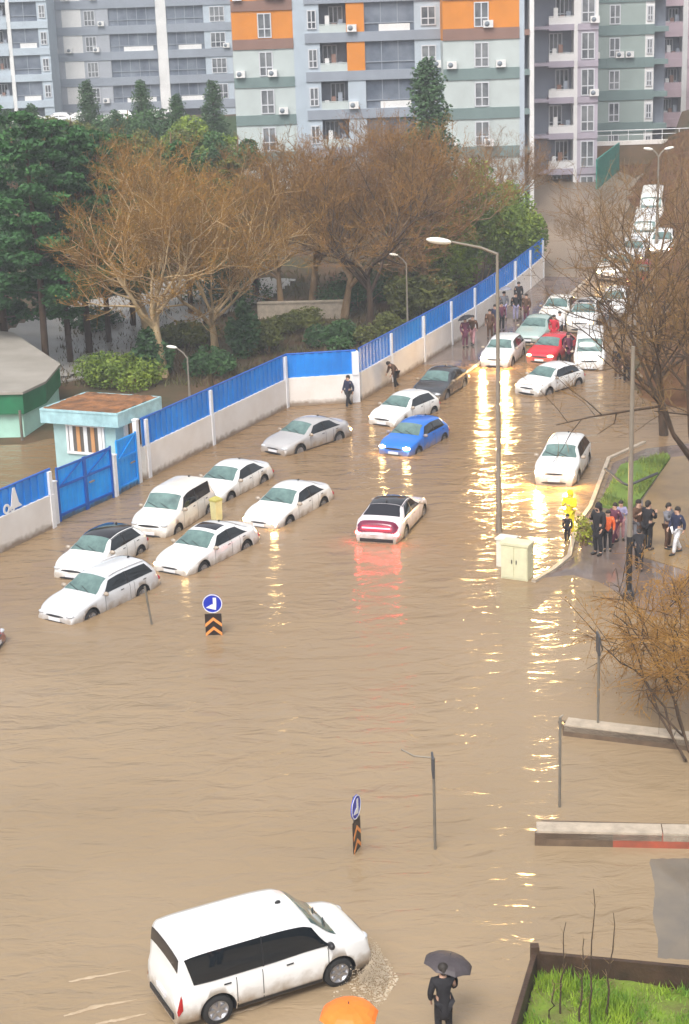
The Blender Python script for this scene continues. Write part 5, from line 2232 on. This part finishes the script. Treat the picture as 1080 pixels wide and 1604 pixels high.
# ------------------------------------------------------------------ trees
def branch_tree(seed, H, spread, trunk_h, r0, n_limb=6, up=.55, twigs=4500, twig_len=.9, twig_r=.014, droop=0.0, levels=(6, 6, 6), lean=(0, 0)):
    g = random.Random(seed)
    tr, cr = MB(), MB()
    ends = []

    def wob(d, k):
        v = d + Vector((g.gauss(0, k), g.gauss(0, k), g.gauss(0, k)))
        return v.normalized()

    def grow(p, d, L_, r, lev):
        n_ = 4 if lev < 2 else 3
        pts, rad = [p.copy()], [r]
        q = p.copy()
        for i in range(n_):
            d = wob(d, .16 if lev else .07)
            if lev:
                d = (d + Vector((0, 0, .10 - droop * (lev > 1) * .5))).normalized()
            q = q + d * (L_ / n_)
            pts.append(q.copy())
            rad.append(r * (1 - .62 * (i + 1) / n_))
        tr.tube(pts, rad, 8 if lev == 0 else (6 if lev == 1 else 4), 0, False)
        if lev == 3:
            ends.append((pts, d))
            return
        cnt = levels[lev] if lev < 3 else 0
        for k in range(cnt):
            t = (.35 + .65 * (k + g.random()) / cnt) if lev else (.62 + .38 * (k + .5) / cnt)
            i = min(int(t * n_), n_ - 1)
            f = t * n_ - i
            b_ = pts[i].lerp(pts[i + 1], f)
            rb = rad[i] * (1 - f) + rad[i + 1] * f
            ang = 2 * math.pi * (k + g.random() * .6) / cnt * (1 if lev == 0 else 1.9)
            base_d = (pts[i + 1] - pts[i]).normalized()
            u = base_d.cross(Vector((.3, .2, 1)) if abs(base_d.z) < .9 else Vector((1, 0, 0))).normalized()
            w = base_d.cross(u)
            sp = spread * (.8 + .5 * g.random())
            nd = (base_d * (1 - sp * .35) + (u * math.cos(ang) + w * math.sin(ang)) * sp + Vector((0, 0, up * .4))).normalized()
            ln = L_ * (g.uniform(.48, .72) if lev else (H - trunk_h) / L_ * g.uniform(.52, .78))
            grow(b_, nd, ln, max(.016, rb * .70), lev + 1)
    d0 = Vector((lean[0], lean[1], 1)).normalized()
    grow(Vector((0, 0, -.3)), d0, trunk_h + .3, r0, 0)
    # the leader carries on upward
    per = max(1, int(twigs / max(1, len(ends))))
    for pts, d in ends:
        for k in range(per):
            i = g.randrange(1, len(pts))
            b_ = pts[i - 1].lerp(pts[i], g.random())
            nd = (d * .7 + Vector((g.gauss(0, .6), g.gauss(0, .6), g.gauss(.25 - droop, .45)))).normalized()
            ln = twig_len * g.uniform(.5, 1.3)
            mid = b_ + nd * ln * .5 + Vector((g.gauss(0, .05), g.gauss(0, .05), .03 - droop * .1)) * ln
            nd2 = (nd + Vector((g.gauss(0, .2), g.gauss(0, .2), .15 - droop * .6))).normalized()
            e = mid + nd2 * ln * .5
            cr.tube([b_, mid, e], [twig_r, twig_r * .75, twig_r * .3], 3, 0, False)
            for q in range(2):
                c_ = e + Vector((g.gauss(0, .12), g.gauss(0, .12), g.gauss(0, .12)))
                a_ = Vector((g.gauss(0, 1), g.gauss(0, 1), g.gauss(0, 1))).normalized()
                w_ = a_.orthogonal().normalized()
                z_ = twig_r * g.uniform(1.5, 4)
                cr.add([c_ - a_ * z_, c_ + w_ * z_ * .6, c_ + a_ * z_, c_ - w_ * z_ * .6], [(0, 1, 2, 3)], 0)
            for q in range(2):
                s0 = b_.lerp(e, g.uniform(.3, .9))
                sd = (nd2 + Vector((g.gauss(0, .7), g.gauss(0, .7), g.gauss(.1 - droop, .5)))).normalized()
                cr.tube([s0, s0 + sd * ln * .4], [twig_r * .6, twig_r * .2], 3, 0, False)
    return tr, cr


def bark(name, c, c2):
    return mat('bark_' + name, c, .9, col2=c2, scale=3.0, stretch=(1, 1, .35), bump=.4, bscale=12)


B_pale = bark('pale', (0.60, 0.44, 0.25), (0.36, 0.25, 0.13))
B_dark = bark('dark', (0.085, 0.05, 0.028), (0.04, 0.025, 0.014))
B_mid = bark('brown', (0.36, 0.24, 0.13), (0.18, 0.115, 0.06))
T_ochre = mat('twigs_ochre', (0.36, 0.185, 0.030), .9, col2=(0.19, 0.105, 0.022), scale=.5)
T_brown = mat('twigs_brown', (0.33, 0.165, 0.035), .9, col2=(0.17, 0.095, 0.025), scale=.5)
T_pinkb = mat('twigs_reddish', (0.29, 0.145, 0.042), .9, col2=(0.16, 0.085, 0.028), scale=.5)
T_dark = mat('twigs_dark', (0.27, 0.155, 0.045), .9, col2=(0.11, 0.06, 0.022), scale=.6)
T_gold = mat('twigs_gold', (0.42, 0.22, 0.035), .8, col2=(0.22, 0.10, 0.02), scale=.5)


def tree_thing(name, label, loc, tr, cr, mt, mc, rz=0.0, sc=1.0, group=None, cat='tree'):
    root = empty(name, tuple(loc), rz)
    root.scale = (sc,) * 3
    tag(root, label, cat, group)
    tme = tr if isinstance(tr, bpy.types.Mesh) else tr.mesh('trunk')
    cme = cr if isinstance(cr, bpy.types.Mesh) else cr.mesh('crown')
    for n_, me, m_ in (('trunk', tme, mt), ('crown', cme, mc)):
        if len(me.materials) == 0:
            me.materials.append(m_)
        o = link(n_, me, None, root)
        o.material_slots[0].link = 'OBJECT'
        o.material_slots[0].material = m_
    return root


protos = []
for sd, H, sp, th in ((11, 12.5, .95, 4.0), (12, 13, .85, 4.4), (13, 12, .75, 3.4), (14, 13.5, .78, 4.8)):
    tr, cr = branch_tree(sd, H, sp, th, .34, levels=(7, 6, 5), twigs=2900 if sd == 11 else 2300, twig_len=1.0, twig_r=.016)
    protos.append((tr.mesh('trunk'), cr.mesh('crown'), H))
GRP_T1 = 'bare trees behind the boundary wall'


def ptree(k, px, py, top_y, label, mt, mc, rz=0.0, zg=.15):
    b_ = at_hill(px, py, zg)
    tp = atY(px, top_y, b_.y)
    tr, cr, H = protos[k]
    real = max(v.co.z for v in cr.vertices)
    return tree_thing('bare_tree', label, b_, tr, cr, mt, mc, rz, (tp.z - b_.z) / real, GRP_T1)


ptree(0, 258, 592, 188, 'broad bare tree with pale forked trunk and ochre twigs above the guard hut lamp', B_pale, T_ochre, .4)
ptree(2, 340, 560, 215, 'pale stemmed bare tree leaning right beside the ochre tree', B_pale, T_ochre, 2.2)
ptree(1, 236, 545, 195, 'bare tree with dark pale trunk close behind the broad ochre tree', B_pale, T_ochre, 1.1)
ptree(3, 440, 500, 205, 'brown bare tree left of the pale garden wall', B_mid, T_brown, .2)
ptree(1, 489, 480, 190, 'slender brown bare tree in front of the pale garden wall', B_mid, T_brown, 3.0)
ptree(2, 540, 500, 165, 'reddish brown bare tree near the kink of the wall', B_mid, T_pinkb, 4.0)
ptree(3, 578, 530, 180, 'dark trunked bare tree right behind the blue sheets, left of the slim park lamp', B_dark, T_brown, 5.2)
ptree(0, 625, 480, 150, 'large reddish bare tree behind the slim park lamp', B_mid, T_pinkb, 2.6)
ptree(1, 668, 470, 165, 'bare tree with yellowish limbs left of the tall street lamp head', B_mid, T_brown, 1.7)
ptree(2, 700, 440, 185, 'farthest reddish bare tree near the right end of the park', B_dark, T_pinkb, .9)
ptree(0, 400, 470, 200, 'brown bare tree in the second row behind the ochre trees', B_dark, T_brown, 3.6)
q = at_hill(835, 372)
tr, cr, H = protos[3]
tree_thing('bare_tree', 'small greyish bare tree at the end of the wall by the road bend', Vector((q.x - 1, q.y + 4, hill(q.y + 4))), tr, cr, B_mid, T_pinkb, 2, .52, GRP_T1)


def leaf_cloud(seed, blobs, n, size, flat=.5):
    g = random.Random(seed)
    vs, fs = [], []
    tot = sum(b_[3] * b_[4] * b_[5] for b_ in blobs)
    for b_ in blobs:
        cnt = int(n * b_[3] * b_[4] * b_[5] / tot) + 1
        for _ in range(cnt):
            while True:
                u = Vector((g.uniform(-1, 1), g.uniform(-1, 1), g.uniform(-1, 1)))
                if .35 < u.length < 1:
                    break
            c = Vector((b_[0] + u.x * b_[3], b_[1] + u.y * b_[4], b_[2] + u.z * b_[5]))
            s_ = size * g.uniform(.5, 1.3)
            a = Vector((g.gauss(0, 1), g.gauss(0, 1), g.gauss(0, flat))).normalized()
            w = a.cross(Vector((g.gauss(0, 1), g.gauss(0, 1), g.gauss(0, 1)))).normalized()
            o = len(vs)
            vs += [c - a * s_ * .5, c + w * s_ * .28, c + a * s_ * .5, c - w * s_ * .28]
            fs.append((o, o + 1, o + 2, o + 3))
    m = MB()
    m.add(vs, fs)
    return m


def leafmat(name, c, c2):
    m = mat('leaves_' + name, c, .75, col2=c2, scale=.6)
    return m


L_pine = leafmat('pine', (0.045, 0.15, 0.030), (0.016, 0.065, 0.018))
L_green = leafmat('fresh_green', (0.22, 0.29, 0.025), (0.07, 0.13, 0.018))
L_olive = leafmat('olive', (0.15, 0.16, 0.025), (0.065, 0.08, 0.018))
L_mid = leafmat('mid_green', (0.06, 0.14, 0.035), (0.025, 0.07, 0.022))
L_conif = leafmat('conifer', (0.07, 0.14, 0.05), (0.03, 0.075, 0.03))


def pine(seed, H, bare, rad):
    g = random.Random(seed)
    tr, blobs = MB(), []
    tr.tube([(0, 0, -.3), (.08, .05, H * .4), (-.05, .1, H * .75), (0, 0, H * .97)], [.20, .16, .10, .03], 8, 0, False)
    n = 34 if bare > 1 else 90
    for k in range(n):
        t = (k + .5) / n
        z = bare + (H - bare) * t
        L_ = rad * (1 - t) ** .65 * g.uniform(.65, 1.1) + .25
        a = k * 2.4 + g.random()
        e = Vector((math.cos(a) * L_, math.sin(a) * L_, z + L_ * g.uniform(-.05, .22)))
        tr.tube([(0, 0, z), tuple(e)], [.05 * (1 - t) + .015, .01], 4, 0, False)
        for f in (.45, .75, 1.0):
            c = Vector((0, 0, z)).lerp(e, f)
            s_ = .55 + .35 * (1 - t) * f
            blobs.append((c.x, c.y, c.z, s_, s_, s_ * (.42 if bare > 1 else .75)))
    cr = leaf_cloud(seed + 1, blobs, 15000, .27, .45)
    return tr, cr


pp = []
for sd, H, br, rd in ((31, 13.5, 4.0, 3.0), (32, 12, 3.0, 2.6), (33, 12, 1.6, 3.0)):
    a_, c_ = pine(sd, H, br, rd)
    pp.append((a_.mesh('trunk'), c_.mesh('crown'), H))
cp = []
for sd, H, rd in ((41, 12, 2.2),):
    a_, c_ = pine(sd, H, .6, rd)
    cp.append((a_.mesh('trunk'), c_.mesh('crown'), H))


def ever(kind, k, px, py, top_y, label, lm, rz, name='pine_tree', group='evergreens in the park', Y=None):
    tr, cr, H = kind[k]
    b_ = at_hill(px, py, .1) if Y is None else Vector((atY(px, py, Y).x, Y, ground_z(atY(px, py, Y).x, Y)))
    tp = atY(px, top_y, b_.y)
    return tree_thing(name, label, b_, tr, cr, B_dark, lm, rz, (tp.z - b_.z) / H, group)


ever(pp, 0, 74, 590, 175, 'dark pine with bare lower trunk nearest to the green building', L_pine, 0)
ever(pp, 2, 12, 575, 165, 'dark pine at the left edge over the grey roof', L_pine, 1)
ever(pp, 0, 112, 575, 190, 'dark pine second from the green building, trunk bare', L_pine, 2.2)
ever(pp, 1, 142, 560, 200, 'dark pine third along the grey yard', L_pine, 3.1)
ever(pp, 0, 172, 545, 205, 'dark pine fourth along the grey yard, by the ochre tree', L_pine, 4.4)
ever(pp, 2, -40, 540, 170, 'dark pine outside the left edge over the roof', L_pine, 5)
ever(pp, 0, 210, 520, 210, 'dark pine half hidden behind the ochre tree', L_pine, 5.6)
ever(pp, 1, 300, 500, 220, 'dark pine behind the second pale trunk', L_pine, .6)
ever(pp, 0, 370, 490, 250, 'dark pine deep in the park behind the brown trees', L_olive, .9)
# lighter conifers on the lawn before the grey block
for k, (px, ty, Y, lab, lm) in enumerate(((148, 128, 150, 'olive green conifer standing up before the grey block', L_conif), (232, 128, 152, 'green conifer right of the olive one', L_mid),
                                     (342, 128, 148, 'bluish green conifer at the left end of the orange wing', L_conif), (60, 165, 140, 'broad green conifer at the far left of the park', L_mid),
                                     (20, 175, 135, 'green conifer touching the left edge above the pines', L_conif), (285, 150, 146, 'green conifer between the bluish and the olive ones', L_mid),
                                     (190, 175, 140, 'lower green conifer behind the ochre tree top', L_conif), (100, 190, 130, 'green conifer behind the row of dark pines', L_mid))):
    ever(cp, 0, px, 300, ty, lab, lm, k * 1.3, 'conifer_tree', 'conifers before the grey block', Y)
ever(cp, 0, 672, 300, 98, 'slender dark conifer before the blue grey core', L_conif, .4, 'conifer_tree', 'conifers before the grey block', 121)


# leafy bushes
def bush(label, px, py, w, h, lm, seed, zg=.1, n=3800, size=.30, name='bush', dy=0, group='bushes in the park'):
    b_ = at_hill(px, py, zg)
    g = random.Random(seed)
    blobs = []
    for k in range(11):
        a = g.random() * 6.28
        rr = g.random() ** .5 * w * .36
        s_ = w * g.uniform(.14, .26)
        zz = h * g.uniform(.25, .80) * (1 - .35 * rr / (w * .36))
        blobs.append((rr * math.cos(a), rr * math.sin(a), zz, s_, s_, s_ * .85 * h / w * 1.6))
    st = MB()
    for bl in blobs:
        st.tube([(bl[0] * .2, bl[1] * .2, -.2), (bl[0] * .6, bl[1] * .6, bl[2] * .5), bl[:3]], [.05, .035, .01], 4, 0, False)
    return tree_thing(name, label, b_ + Vector((0, dy, 0)), st, leaf_cloud(seed, blobs, n, size), B_mid, lm, 0, 1, group, 'bush')


bush('yellow green bush behind the guard hut roof', 195, 606, 4.6, 2.2, L_green, 51, n=6500, size=.19)
bush('dark green bush at the foot of the ochre tree', 235, 590, 3.0, 3.2, L_mid, 52)
bush('green bush between the pale stemmed tree and the wall', 383, 562, 2.2, 3.6, L_mid, 53, n=2500)
bush('large green tree shaped bush at the end of the blue sheets', 748, 450, 8.5, 9.5, L_green, 54, n=14000, size=.26)
bush('olive bush between the bare trees and the street lamp head', 704, 455, 6.5, 8.0, L_green, 55, n=11000, size=.26)
bush('fresh green bush by the last white post', 806, 420, 5.0, 6.0, L_green, 56, n=8500, size=.25)
bush('olive green bush low behind the blue sheets near the crowd', 660, 500, 5.0, 3.4, L_olive, 57, n=4200)
for k_, (px_, py_, w_, h_, m_, lab_) in enumerate((
        (330, 590, 3.4, 1.8, L_mid, 'low dark bush along the sheets right of the hut lamp'), (420, 555, 3.6, 1.9, L_olive, 'low olive bush along the sheets before the kink'),
        (520, 545, 3.4, 1.7, L_mid, 'low green bush behind the short wall piece'), (600, 545, 3.6, 2.6, L_olive, 'olive bush behind the thick white pier'),
        (150, 520, 4.0, 2.2, L_mid, 'green bush between the pine trunks'), (470, 520, 5.0, 1.5, L_olive, 'flat olive thicket in front of the pale garden wall'),
        (290, 545, 4.5, 2.0, L_olive, 'olive thicket between the two pale trunks'), (560, 480, 6.0, 3.0, L_mid, 'green thicket deep between the reddish trees'),
        (640, 465, 6.0, 4.0, L_olive, 'tall olive thicket beside the reddish trees'), (360, 480, 6.0, 3.0, L_mid, 'green thicket deep behind the pale stemmed tree'))):
    bush(lab_, px_, py_, w_, h_, m_, 80 + k_, n=3600, size=.22)
for k_, (px_, ty_, Y_, rw_, m_, lab_) in enumerate(((15, 168, 128, 8, L_mid, 'rounded green tree crown at the far left edge'), (110, 160, 140, 8, L_olive, 'rounded olive tree crown under the far parked cars'),
                                            (200, 152, 146, 8, L_mid, 'rounded mid green crown between the conifers'), (300, 165, 140, 8, L_green, 'rounded yellow green crown above the ochre tree'),
                                            (265, 178, 128, 7, L_olive, 'rounded olive crown just above the ochre twigs'), (370, 185, 128, 6, L_mid, 'rounded green crown at the foot of the orange wing'))):
    b_ = Vector((atY(px_, 200, Y_).x, Y_, 0))
    b_.z = ground_z(b_.x, b_.y)
    hh_ = atY(px_, ty_, Y_).z - b_.z
    g = random.Random(120 + k_)
    blobs = []
    for _ in range(16):
        a = g.random() * 6.28
        rr = g.random() ** .5 * rw_ * .38
        zz = hh_ * g.uniform(.35, .88)
        s_ = rw_ * g.uniform(.11, .2)
        blobs.append((rr * math.cos(a), rr * math.sin(a), zz - rr * .25, s_, s_, s_ * .8))
    st = MB()
    st.tube([(0, 0, -.3), (0, 0, hh_ * .5), (.1, 0, hh_ * .85)], [.22, .15, .04], 7, 0, False)
    for bl in blobs:
        st.tube([(0, 0, hh_ * .35), (bl[0] * .5, bl[1] * .5, bl[2] * .75), bl[:3]], [.08, .05, .012], 4, 0, False)
    tree_thing('broadleaf_tree', lab_, b_, st, leaf_cloud(130 + k_, blobs, 9000, .30), B_mid, m_, 0, 1, 'green crowns before the grey block')
bush('yellow green shrub on the pavement between yellow raincoat and black coat', 914, 852, .9, 1.3, leafmat('lime', (0.40, 0.40, 0.03), (0.16, 0.20, 0.02)), 58, zg=.04, n=700, size=.12, name='shrub')

# ------------------------------------------------------------------ right bank trees
GRP_RB = 'bare trees on the right bank'
for k, (sd, px, py, ty, H, lab, mt, mc, ln) in enumerate((
        (21, 1042, 672, 232, 14, 'bare tree on the right bank leaning over the queueing cars', B_dark, T_dark, (-.10, -.05)),
        (22, 1105, 800, 250, 14, 'bare tree outside the right edge stretching branches over the minibus', B_dark, T_dark, (-.22, 0)),
        (23, 1000, 520, 225, 11, 'small olive twigged tree beside the high white van', B_mid, T_dark, (-.05, 0)))):
    tr, cr = branch_tree(sd, H, .95, H * .30, .28, levels=(7, 6, 5), twigs=(1150, 1500, 300)[k], twig_len=.8, twig_r=.013, lean=ln)
    b_ = at_hill(px, py, .3)
    b_.z = ground_z(b_.x, b_.y)
    real = max(max(v[2] for v in cr.v), 1)
    tp = atY(px, ty, b_.y)
    tree_thing('bare_tree', lab, b_, tr, cr, mt, mc, 0, (tp.z - b_.z) / real, GRP_RB)
q = at_hill(965, 440)
tr, cr = branch_tree(24, 8, .8, 1.6, .10, levels=(7, 6, 5), twigs=900, twig_len=.7, twig_r=.012)
tree_thing('bare_tree', 'low bushy bare tree at the kerb in front of the road bend', Vector((q.x - 2.0, q.y + 3, hill(q.y + 3))), tr, cr, B_mid, T_dark, 0, .72, GRP_RB)
# near shrub with golden twigs at the right edge
tr, cr = branch_tree(25, 5.6, .85, .8, .09, levels=(8, 7, 5), twigs=3600, twig_len=.75, twig_r=.010, droop=.28)
q = at(1138, 1150, .1)
tree_thing('willow_shrub', 'golden twigged drooping shrub at the right edge above the islands', q, tr, cr, B_dark, T_gold, 0, .92, None, 'shrub')
# bare arching stems left of the golden shrub
g = random.Random(5)
root = empty('bare_shrub', tuple(at(1075, 1190, .1)))
tag(root, 'dark bare arching stems hanging left of the golden shrub', 'shrub')
o0 = root.location
m = MB()
for path in ([(1075, 1190, .1), (1040, 1110, 1.0), (1005, 1055, 1.6), (985, 1045, 1.8), (962, 1030, 2.2), (940, 1008, 2.6)],
             [(1075, 1190, .1), (1035, 1120, .9), (1010, 1060, 1.5), (990, 1000, 2.2), (975, 950, 2.8), (965, 890, 3.2)],
             [(1080, 1170, .2), (1050, 1080, 1.4), (1020, 1010, 2.2), (1000, 960, 2.8), (985, 930, 3.2)],
             [(1080, 1160, .2), (1045, 1130, .8), (1020, 1100, 1.0), (1012, 1080, 1.3)],
             [(1080, 1180, .2), (1060, 1100, 1.2), (1030, 1040, 1.8), (990, 985, 2.6), (962, 962, 3.0)]):
    pts = [at(*p_) - o0 for p_ in path]
    dense = []
    for a, b_ in zip(pts[:-1], pts[1:]):
        for t in (0, .5):
            dense.append(a.lerp(b_, t) + Vector((g.gauss(0, .03), g.gauss(0, .03), g.gauss(0, .03))))
    dense.append(pts[-1])
    n_ = len(dense)
    m.tube(dense, [.035 * (1 - .75 * i / n_) for i in range(n_)], 5, 0, False)
    for i in range(2, n_):
        for _ in range(2):
            d = Vector((g.gauss(-.1, .4), g.gauss(0, .4), g.gauss(.2, .4)))
            m.tube([dense[i], dense[i] + d * .35, dense[i] + d * .6 + Vector((0, 0, -.1))], [.010, .008, .004], 3, 0, False)
m.build('stems', B_dark, root)

# saplings in the garden corner
for k, (px, by, ty, lab) in enumerate(((878, 1592, 1445, 'thin sapling leftmost in the garden corner'), (925, 1604, 1392, 'tallest thin sapling in the garden corner'),
                                       (950, 1590, 1430, 'leaning thin sapling right of the tallest one'), (908, 1600, 1470, 'short thin sapling between the two tall ones'),
                                       (862, 1600, 1535, 'stubby sapling close to the garden wall corner'))):
    b_ = at(px, by, .5)
    tp = atY(px + (6 if k != 2 else 14), ty, b_.y)
    root = empty('sapling', tuple(b_))
    tag(root, lab, 'sapling', 'saplings in the garden corner')
    hh = tp.z - b_.z
    m = MB()
    g = random.Random(60 + k)
    pts = [Vector((0, 0, 0))]
    for i in range(1, 9):
        pts.append(Vector(((tp.x - b_.x) * i / 8 + g.gauss(0, .02), g.gauss(0, .02), hh * i / 8)))
    m.tube(pts, [.022 * (1 - .7 * i / 8) for i in range(9)], 5, 0, False)
    m.build('stem', B_dark, root)
    m = MB()
    for i in range(2, 8):
        for _ in range(2):
            d = Vector((g.gauss(0, .4), g.gauss(0, .4), g.uniform(.3, .9)))
            m.tube([pts[i], pts[i] + d * .22], [.007, .003], 3, 0, False)
    m.build('twigs', B_mid, root)

# grass and weeds in the garden corner: nobody could count them
g = random.Random(77)
vs, fs = [], []
q0, X, Yv = GARDEN
for _ in range(15000):
    u, v = g.uniform(.02, 5.2), g.uniform(.02, 3.2)
    clump = math.sin(u * 2.3 + 1.2 * math.sin(v * 2.1)) * math.sin(v * 3.1 + u)
    if g.random() > .55 + .45 * clump:
        continue
    b_ = q0 + X * u + Yv * v
    b_.z = .48
    hgt = g.uniform(.06, .20) * (1.2 + .7 * clump)
    a = g.random() * 6.28
    w = Vector((math.cos(a), math.sin(a), 0)) * .018
    tip = b_ + Vector((g.gauss(0, .07), g.gauss(0, .07), hgt))
    o = len(vs)
    vs += [b_ - w, b_ + w, tip]
    fs.append((o, o + 1, o + 2))
m = MB()
m.add(vs, fs)
tag(m.build('garden_grass', mat('grass_blades', (0.30, 0.42, 0.03), .7, col2=(0.07, 0.19, 0.012), scale=1.3)), 'uneven bright green weeds inside the garden corner', kind='stuff')

vs, fs = [], []
for _ in range(9000):
    p_ = at(g.uniform(936, 1052), g.uniform(708, 800), .12)
    q_ = [at(x_, y_, .12) for x_, y_ in gp]
    c_ = False
    for i in range(len(q_)):
        a, b_ = q_[i], q_[i - 1]
        if (a.y > p_.y) != (b_.y > p_.y) and p_.x < (b_.x - a.x) * (p_.y - a.y) / (b_.y - a.y) + a.x:
            c_ = not c_
    if not c_ or g.random() > .5 + .5 * math.sin(p_.x * 2 + math.sin(p_.y)):
        continue
    a = g.random() * 6.28
    w = Vector((math.cos(a), math.sin(a), 0)) * .02
    o = len(vs)
    vs += [p_ - w, p_ + w, p_ + Vector((g.gauss(0, .06), g.gauss(0, .06), g.uniform(.06, .22)))]
    fs.append((o, o + 1, o + 2))
m = MB()
m.add(vs, fs)
tag(m.build('verge_grass', mat('verge_blades', (0.24, 0.29, 0.05), .8, col2=(0.10, 0.15, 0.025), scale=.8)), 'tufts of grass on the verge behind the standing people', kind='stuff')

# leaf litter and undergrowth of the park floor
vs, fs = [], []
for _ in range(9000):
    px, py = g.uniform(90, 760), g.uniform(430, 610)
    b_ = at_hill(px, py, .1)
    if fence_side(b_.x, b_.y) < .6 or b_.y < 76:
        continue
    b_.z = ground_z(b_.x, b_.y)
    hgt = g.uniform(.1, .5)
    a = g.random() * 6.28
    w = Vector((math.cos(a), math.sin(a), 0)) * .05
    o = len(vs)
    vs += [b_ - w, b_ + w, b_ + Vector((g.gauss(0, .15), g.gauss(0, .15), hgt))]
    fs.append((o, o + 1, o + 2))
m = MB()
m.add(vs, fs)
tag(m.build('undergrowth', mat('undergrowth_leaves', (0.10, 0.10, 0.03), .9, col2=(0.09, 0.05, 0.025), scale=.4)), 'brown green undergrowth on the park floor', kind='stuff')

# dry brush on the right bank
vs, fs = [], []
for _ in range(26000):
    x, y = g.uniform(10, 45), g.uniform(79, 149)
    bs = bank_side(x, y)
    if bs < .8 or g.random() > .35 + .65 * math.sin(x * .9 + math.sin(y * .7) * 2) ** 2:
        continue
    b_ = Vector((x, y, ground_z(x, y) + .05))
    for _q in range(2):
        a = g.random() * 6.28
        w = Vector((math.cos(a), math.sin(a), 0)) * .025
        o = len(vs)
        vs += [b_ - w, b_ + w, b_ + Vector((g.gauss(0, .28), g.gauss(0, .28), g.uniform(.2, .8)))]
        fs.append((o, o + 1, o + 2))
m = MB()
m.add(vs, fs)
tag(m.build('dry_brush', mat('dry_brush_stems', (0.26, 0.15, 0.05), .9, col2=(0.11, 0.075, 0.025), scale=.3)), 'olive brown dry brush covering the right bank', kind='stuff')

# ------------------------------------------------------------------ splashes and wakes
M_foam = mat('muddy_foam', (0.44, 0.34, 0.23), .35, col2=(0.33, 0.24, 0.15), scale=4)
M_drop = mat('muddy_spray', (0.60, 0.51, 0.39), .35, col2=(0.42, 0.33, 0.22), scale=5)


def wake(mb, path, w, h, seed):
    g = random.Random(seed)
    pts = [at(px, py) for px, py in path]
    dense = []
    for a, b_ in zip(pts[:-1], pts[1:]):
        for k in range(8):
            dense.append(a.lerp(b_, k / 8))
    dense.append(pts[-1])
    n_ = len(dense)
    vs = []
    for i, p_ in enumerate(dense):
        d = (dense[min(i + 1, n_ - 1)] - dense[max(0, i - 1)]).normalized()
        nn_ = Vector((-d.y, d.x, 0))
        ww = w * (1 - .8 * abs(2 * i / (n_ - 1) - .9) ** 2 * .9) * g.uniform(.6, 1.25)
        jit = nn_ * g.gauss(0, w * .12)
        for s_, z_ in ((-1, .004), (-.45, .6), (0, 1), (.5, .55), (1, .004)):
            q = p_ + nn_ * ww * s_ + jit
            vs.append((q.x, q.y, .004 + h * z_ * max(.15, ww / w)))
    fs = []
    for i in range(n_ - 1):
        for k in range(4):
            fs.append((i * 5 + k, (i + 1) * 5 + k, (i + 1) * 5 + k + 1, i * 5 + k + 1))
    mb.add(vs, fs, 0, True)


m = MB()
wake(m, [(108, 1538), (150, 1530), (205, 1520)], .05, .035, 1)
wake(m, [(100, 1592), (150, 1577), (215, 1566)], .06, .04, 2)
wake(m, [(150, 1604), (190, 1597), (230, 1588)], .05, .035, 3)
wake(m, [(352, 1592), (400, 1578), (440, 1562)], .05, .03, 4)
tag(m.build('wake_foam', M_foam), 'pale foam lines trailing the white van', kind='stuff')
m = MB()
g = random.Random(9)
c = at(574, 1530, 0)
for _ in range(4200):
    u = g.random()
    a = g.gauss(-.35, .8)
    rr = u ** .7 * 1.25
    hgt = max(0.0, .62 * math.sin(min(1, u * 1.25) * math.pi) * g.uniform(.1, 1.0))
    p_ = c + Vector((math.cos(a) * rr * .55 - .12, math.sin(a) * rr * 1.0, hgt))
    s_ = g.uniform(.003, .010) * (1.25 - .6 * u)
    m.ellipsoid(p_, (s_, s_, s_ * g.uniform(.7, 1.6)), 6, 4)
for _ in range(260):
    a = g.gauss(-.35, 1.0)
    rr = g.uniform(.15, 1.0)
    p_ = c + Vector((math.cos(a) * rr * .75 - .1, math.sin(a) * rr * 1.1, .004))
    s_ = g.uniform(.010, .035)
    m.ellipsoid(p_, (s_ * g.uniform(.6, 1.6), s_, .012), 7, 4)
tag(m.build('splash', M_drop), 'muddy spray thrown up by the front wheel of the white van', kind='stuff')

# ------------------------------------------------------------------ rain haze
hm = bpy.data.materials.new('rain_haze')
hm.use_nodes = True
hm.node_tree.nodes.remove(hm.node_tree.nodes['Principled BSDF'])
pv_ = hm.node_tree.nodes.new('ShaderNodeVolumePrincipled')
pv_.inputs['Color'].default_value = (0.86, 0.90, 0.97, 1)
pv_.inputs['Density'].default_value = 0.0009
hm.node_tree.links.new(pv_.outputs[0], hm.node_tree.nodes['Material Output'].inputs['Volume'])
m = MB()
m.box((0, 650, 22), (2000, 1500, 52))
tag(m.build('haze', hm), kind='stuff')
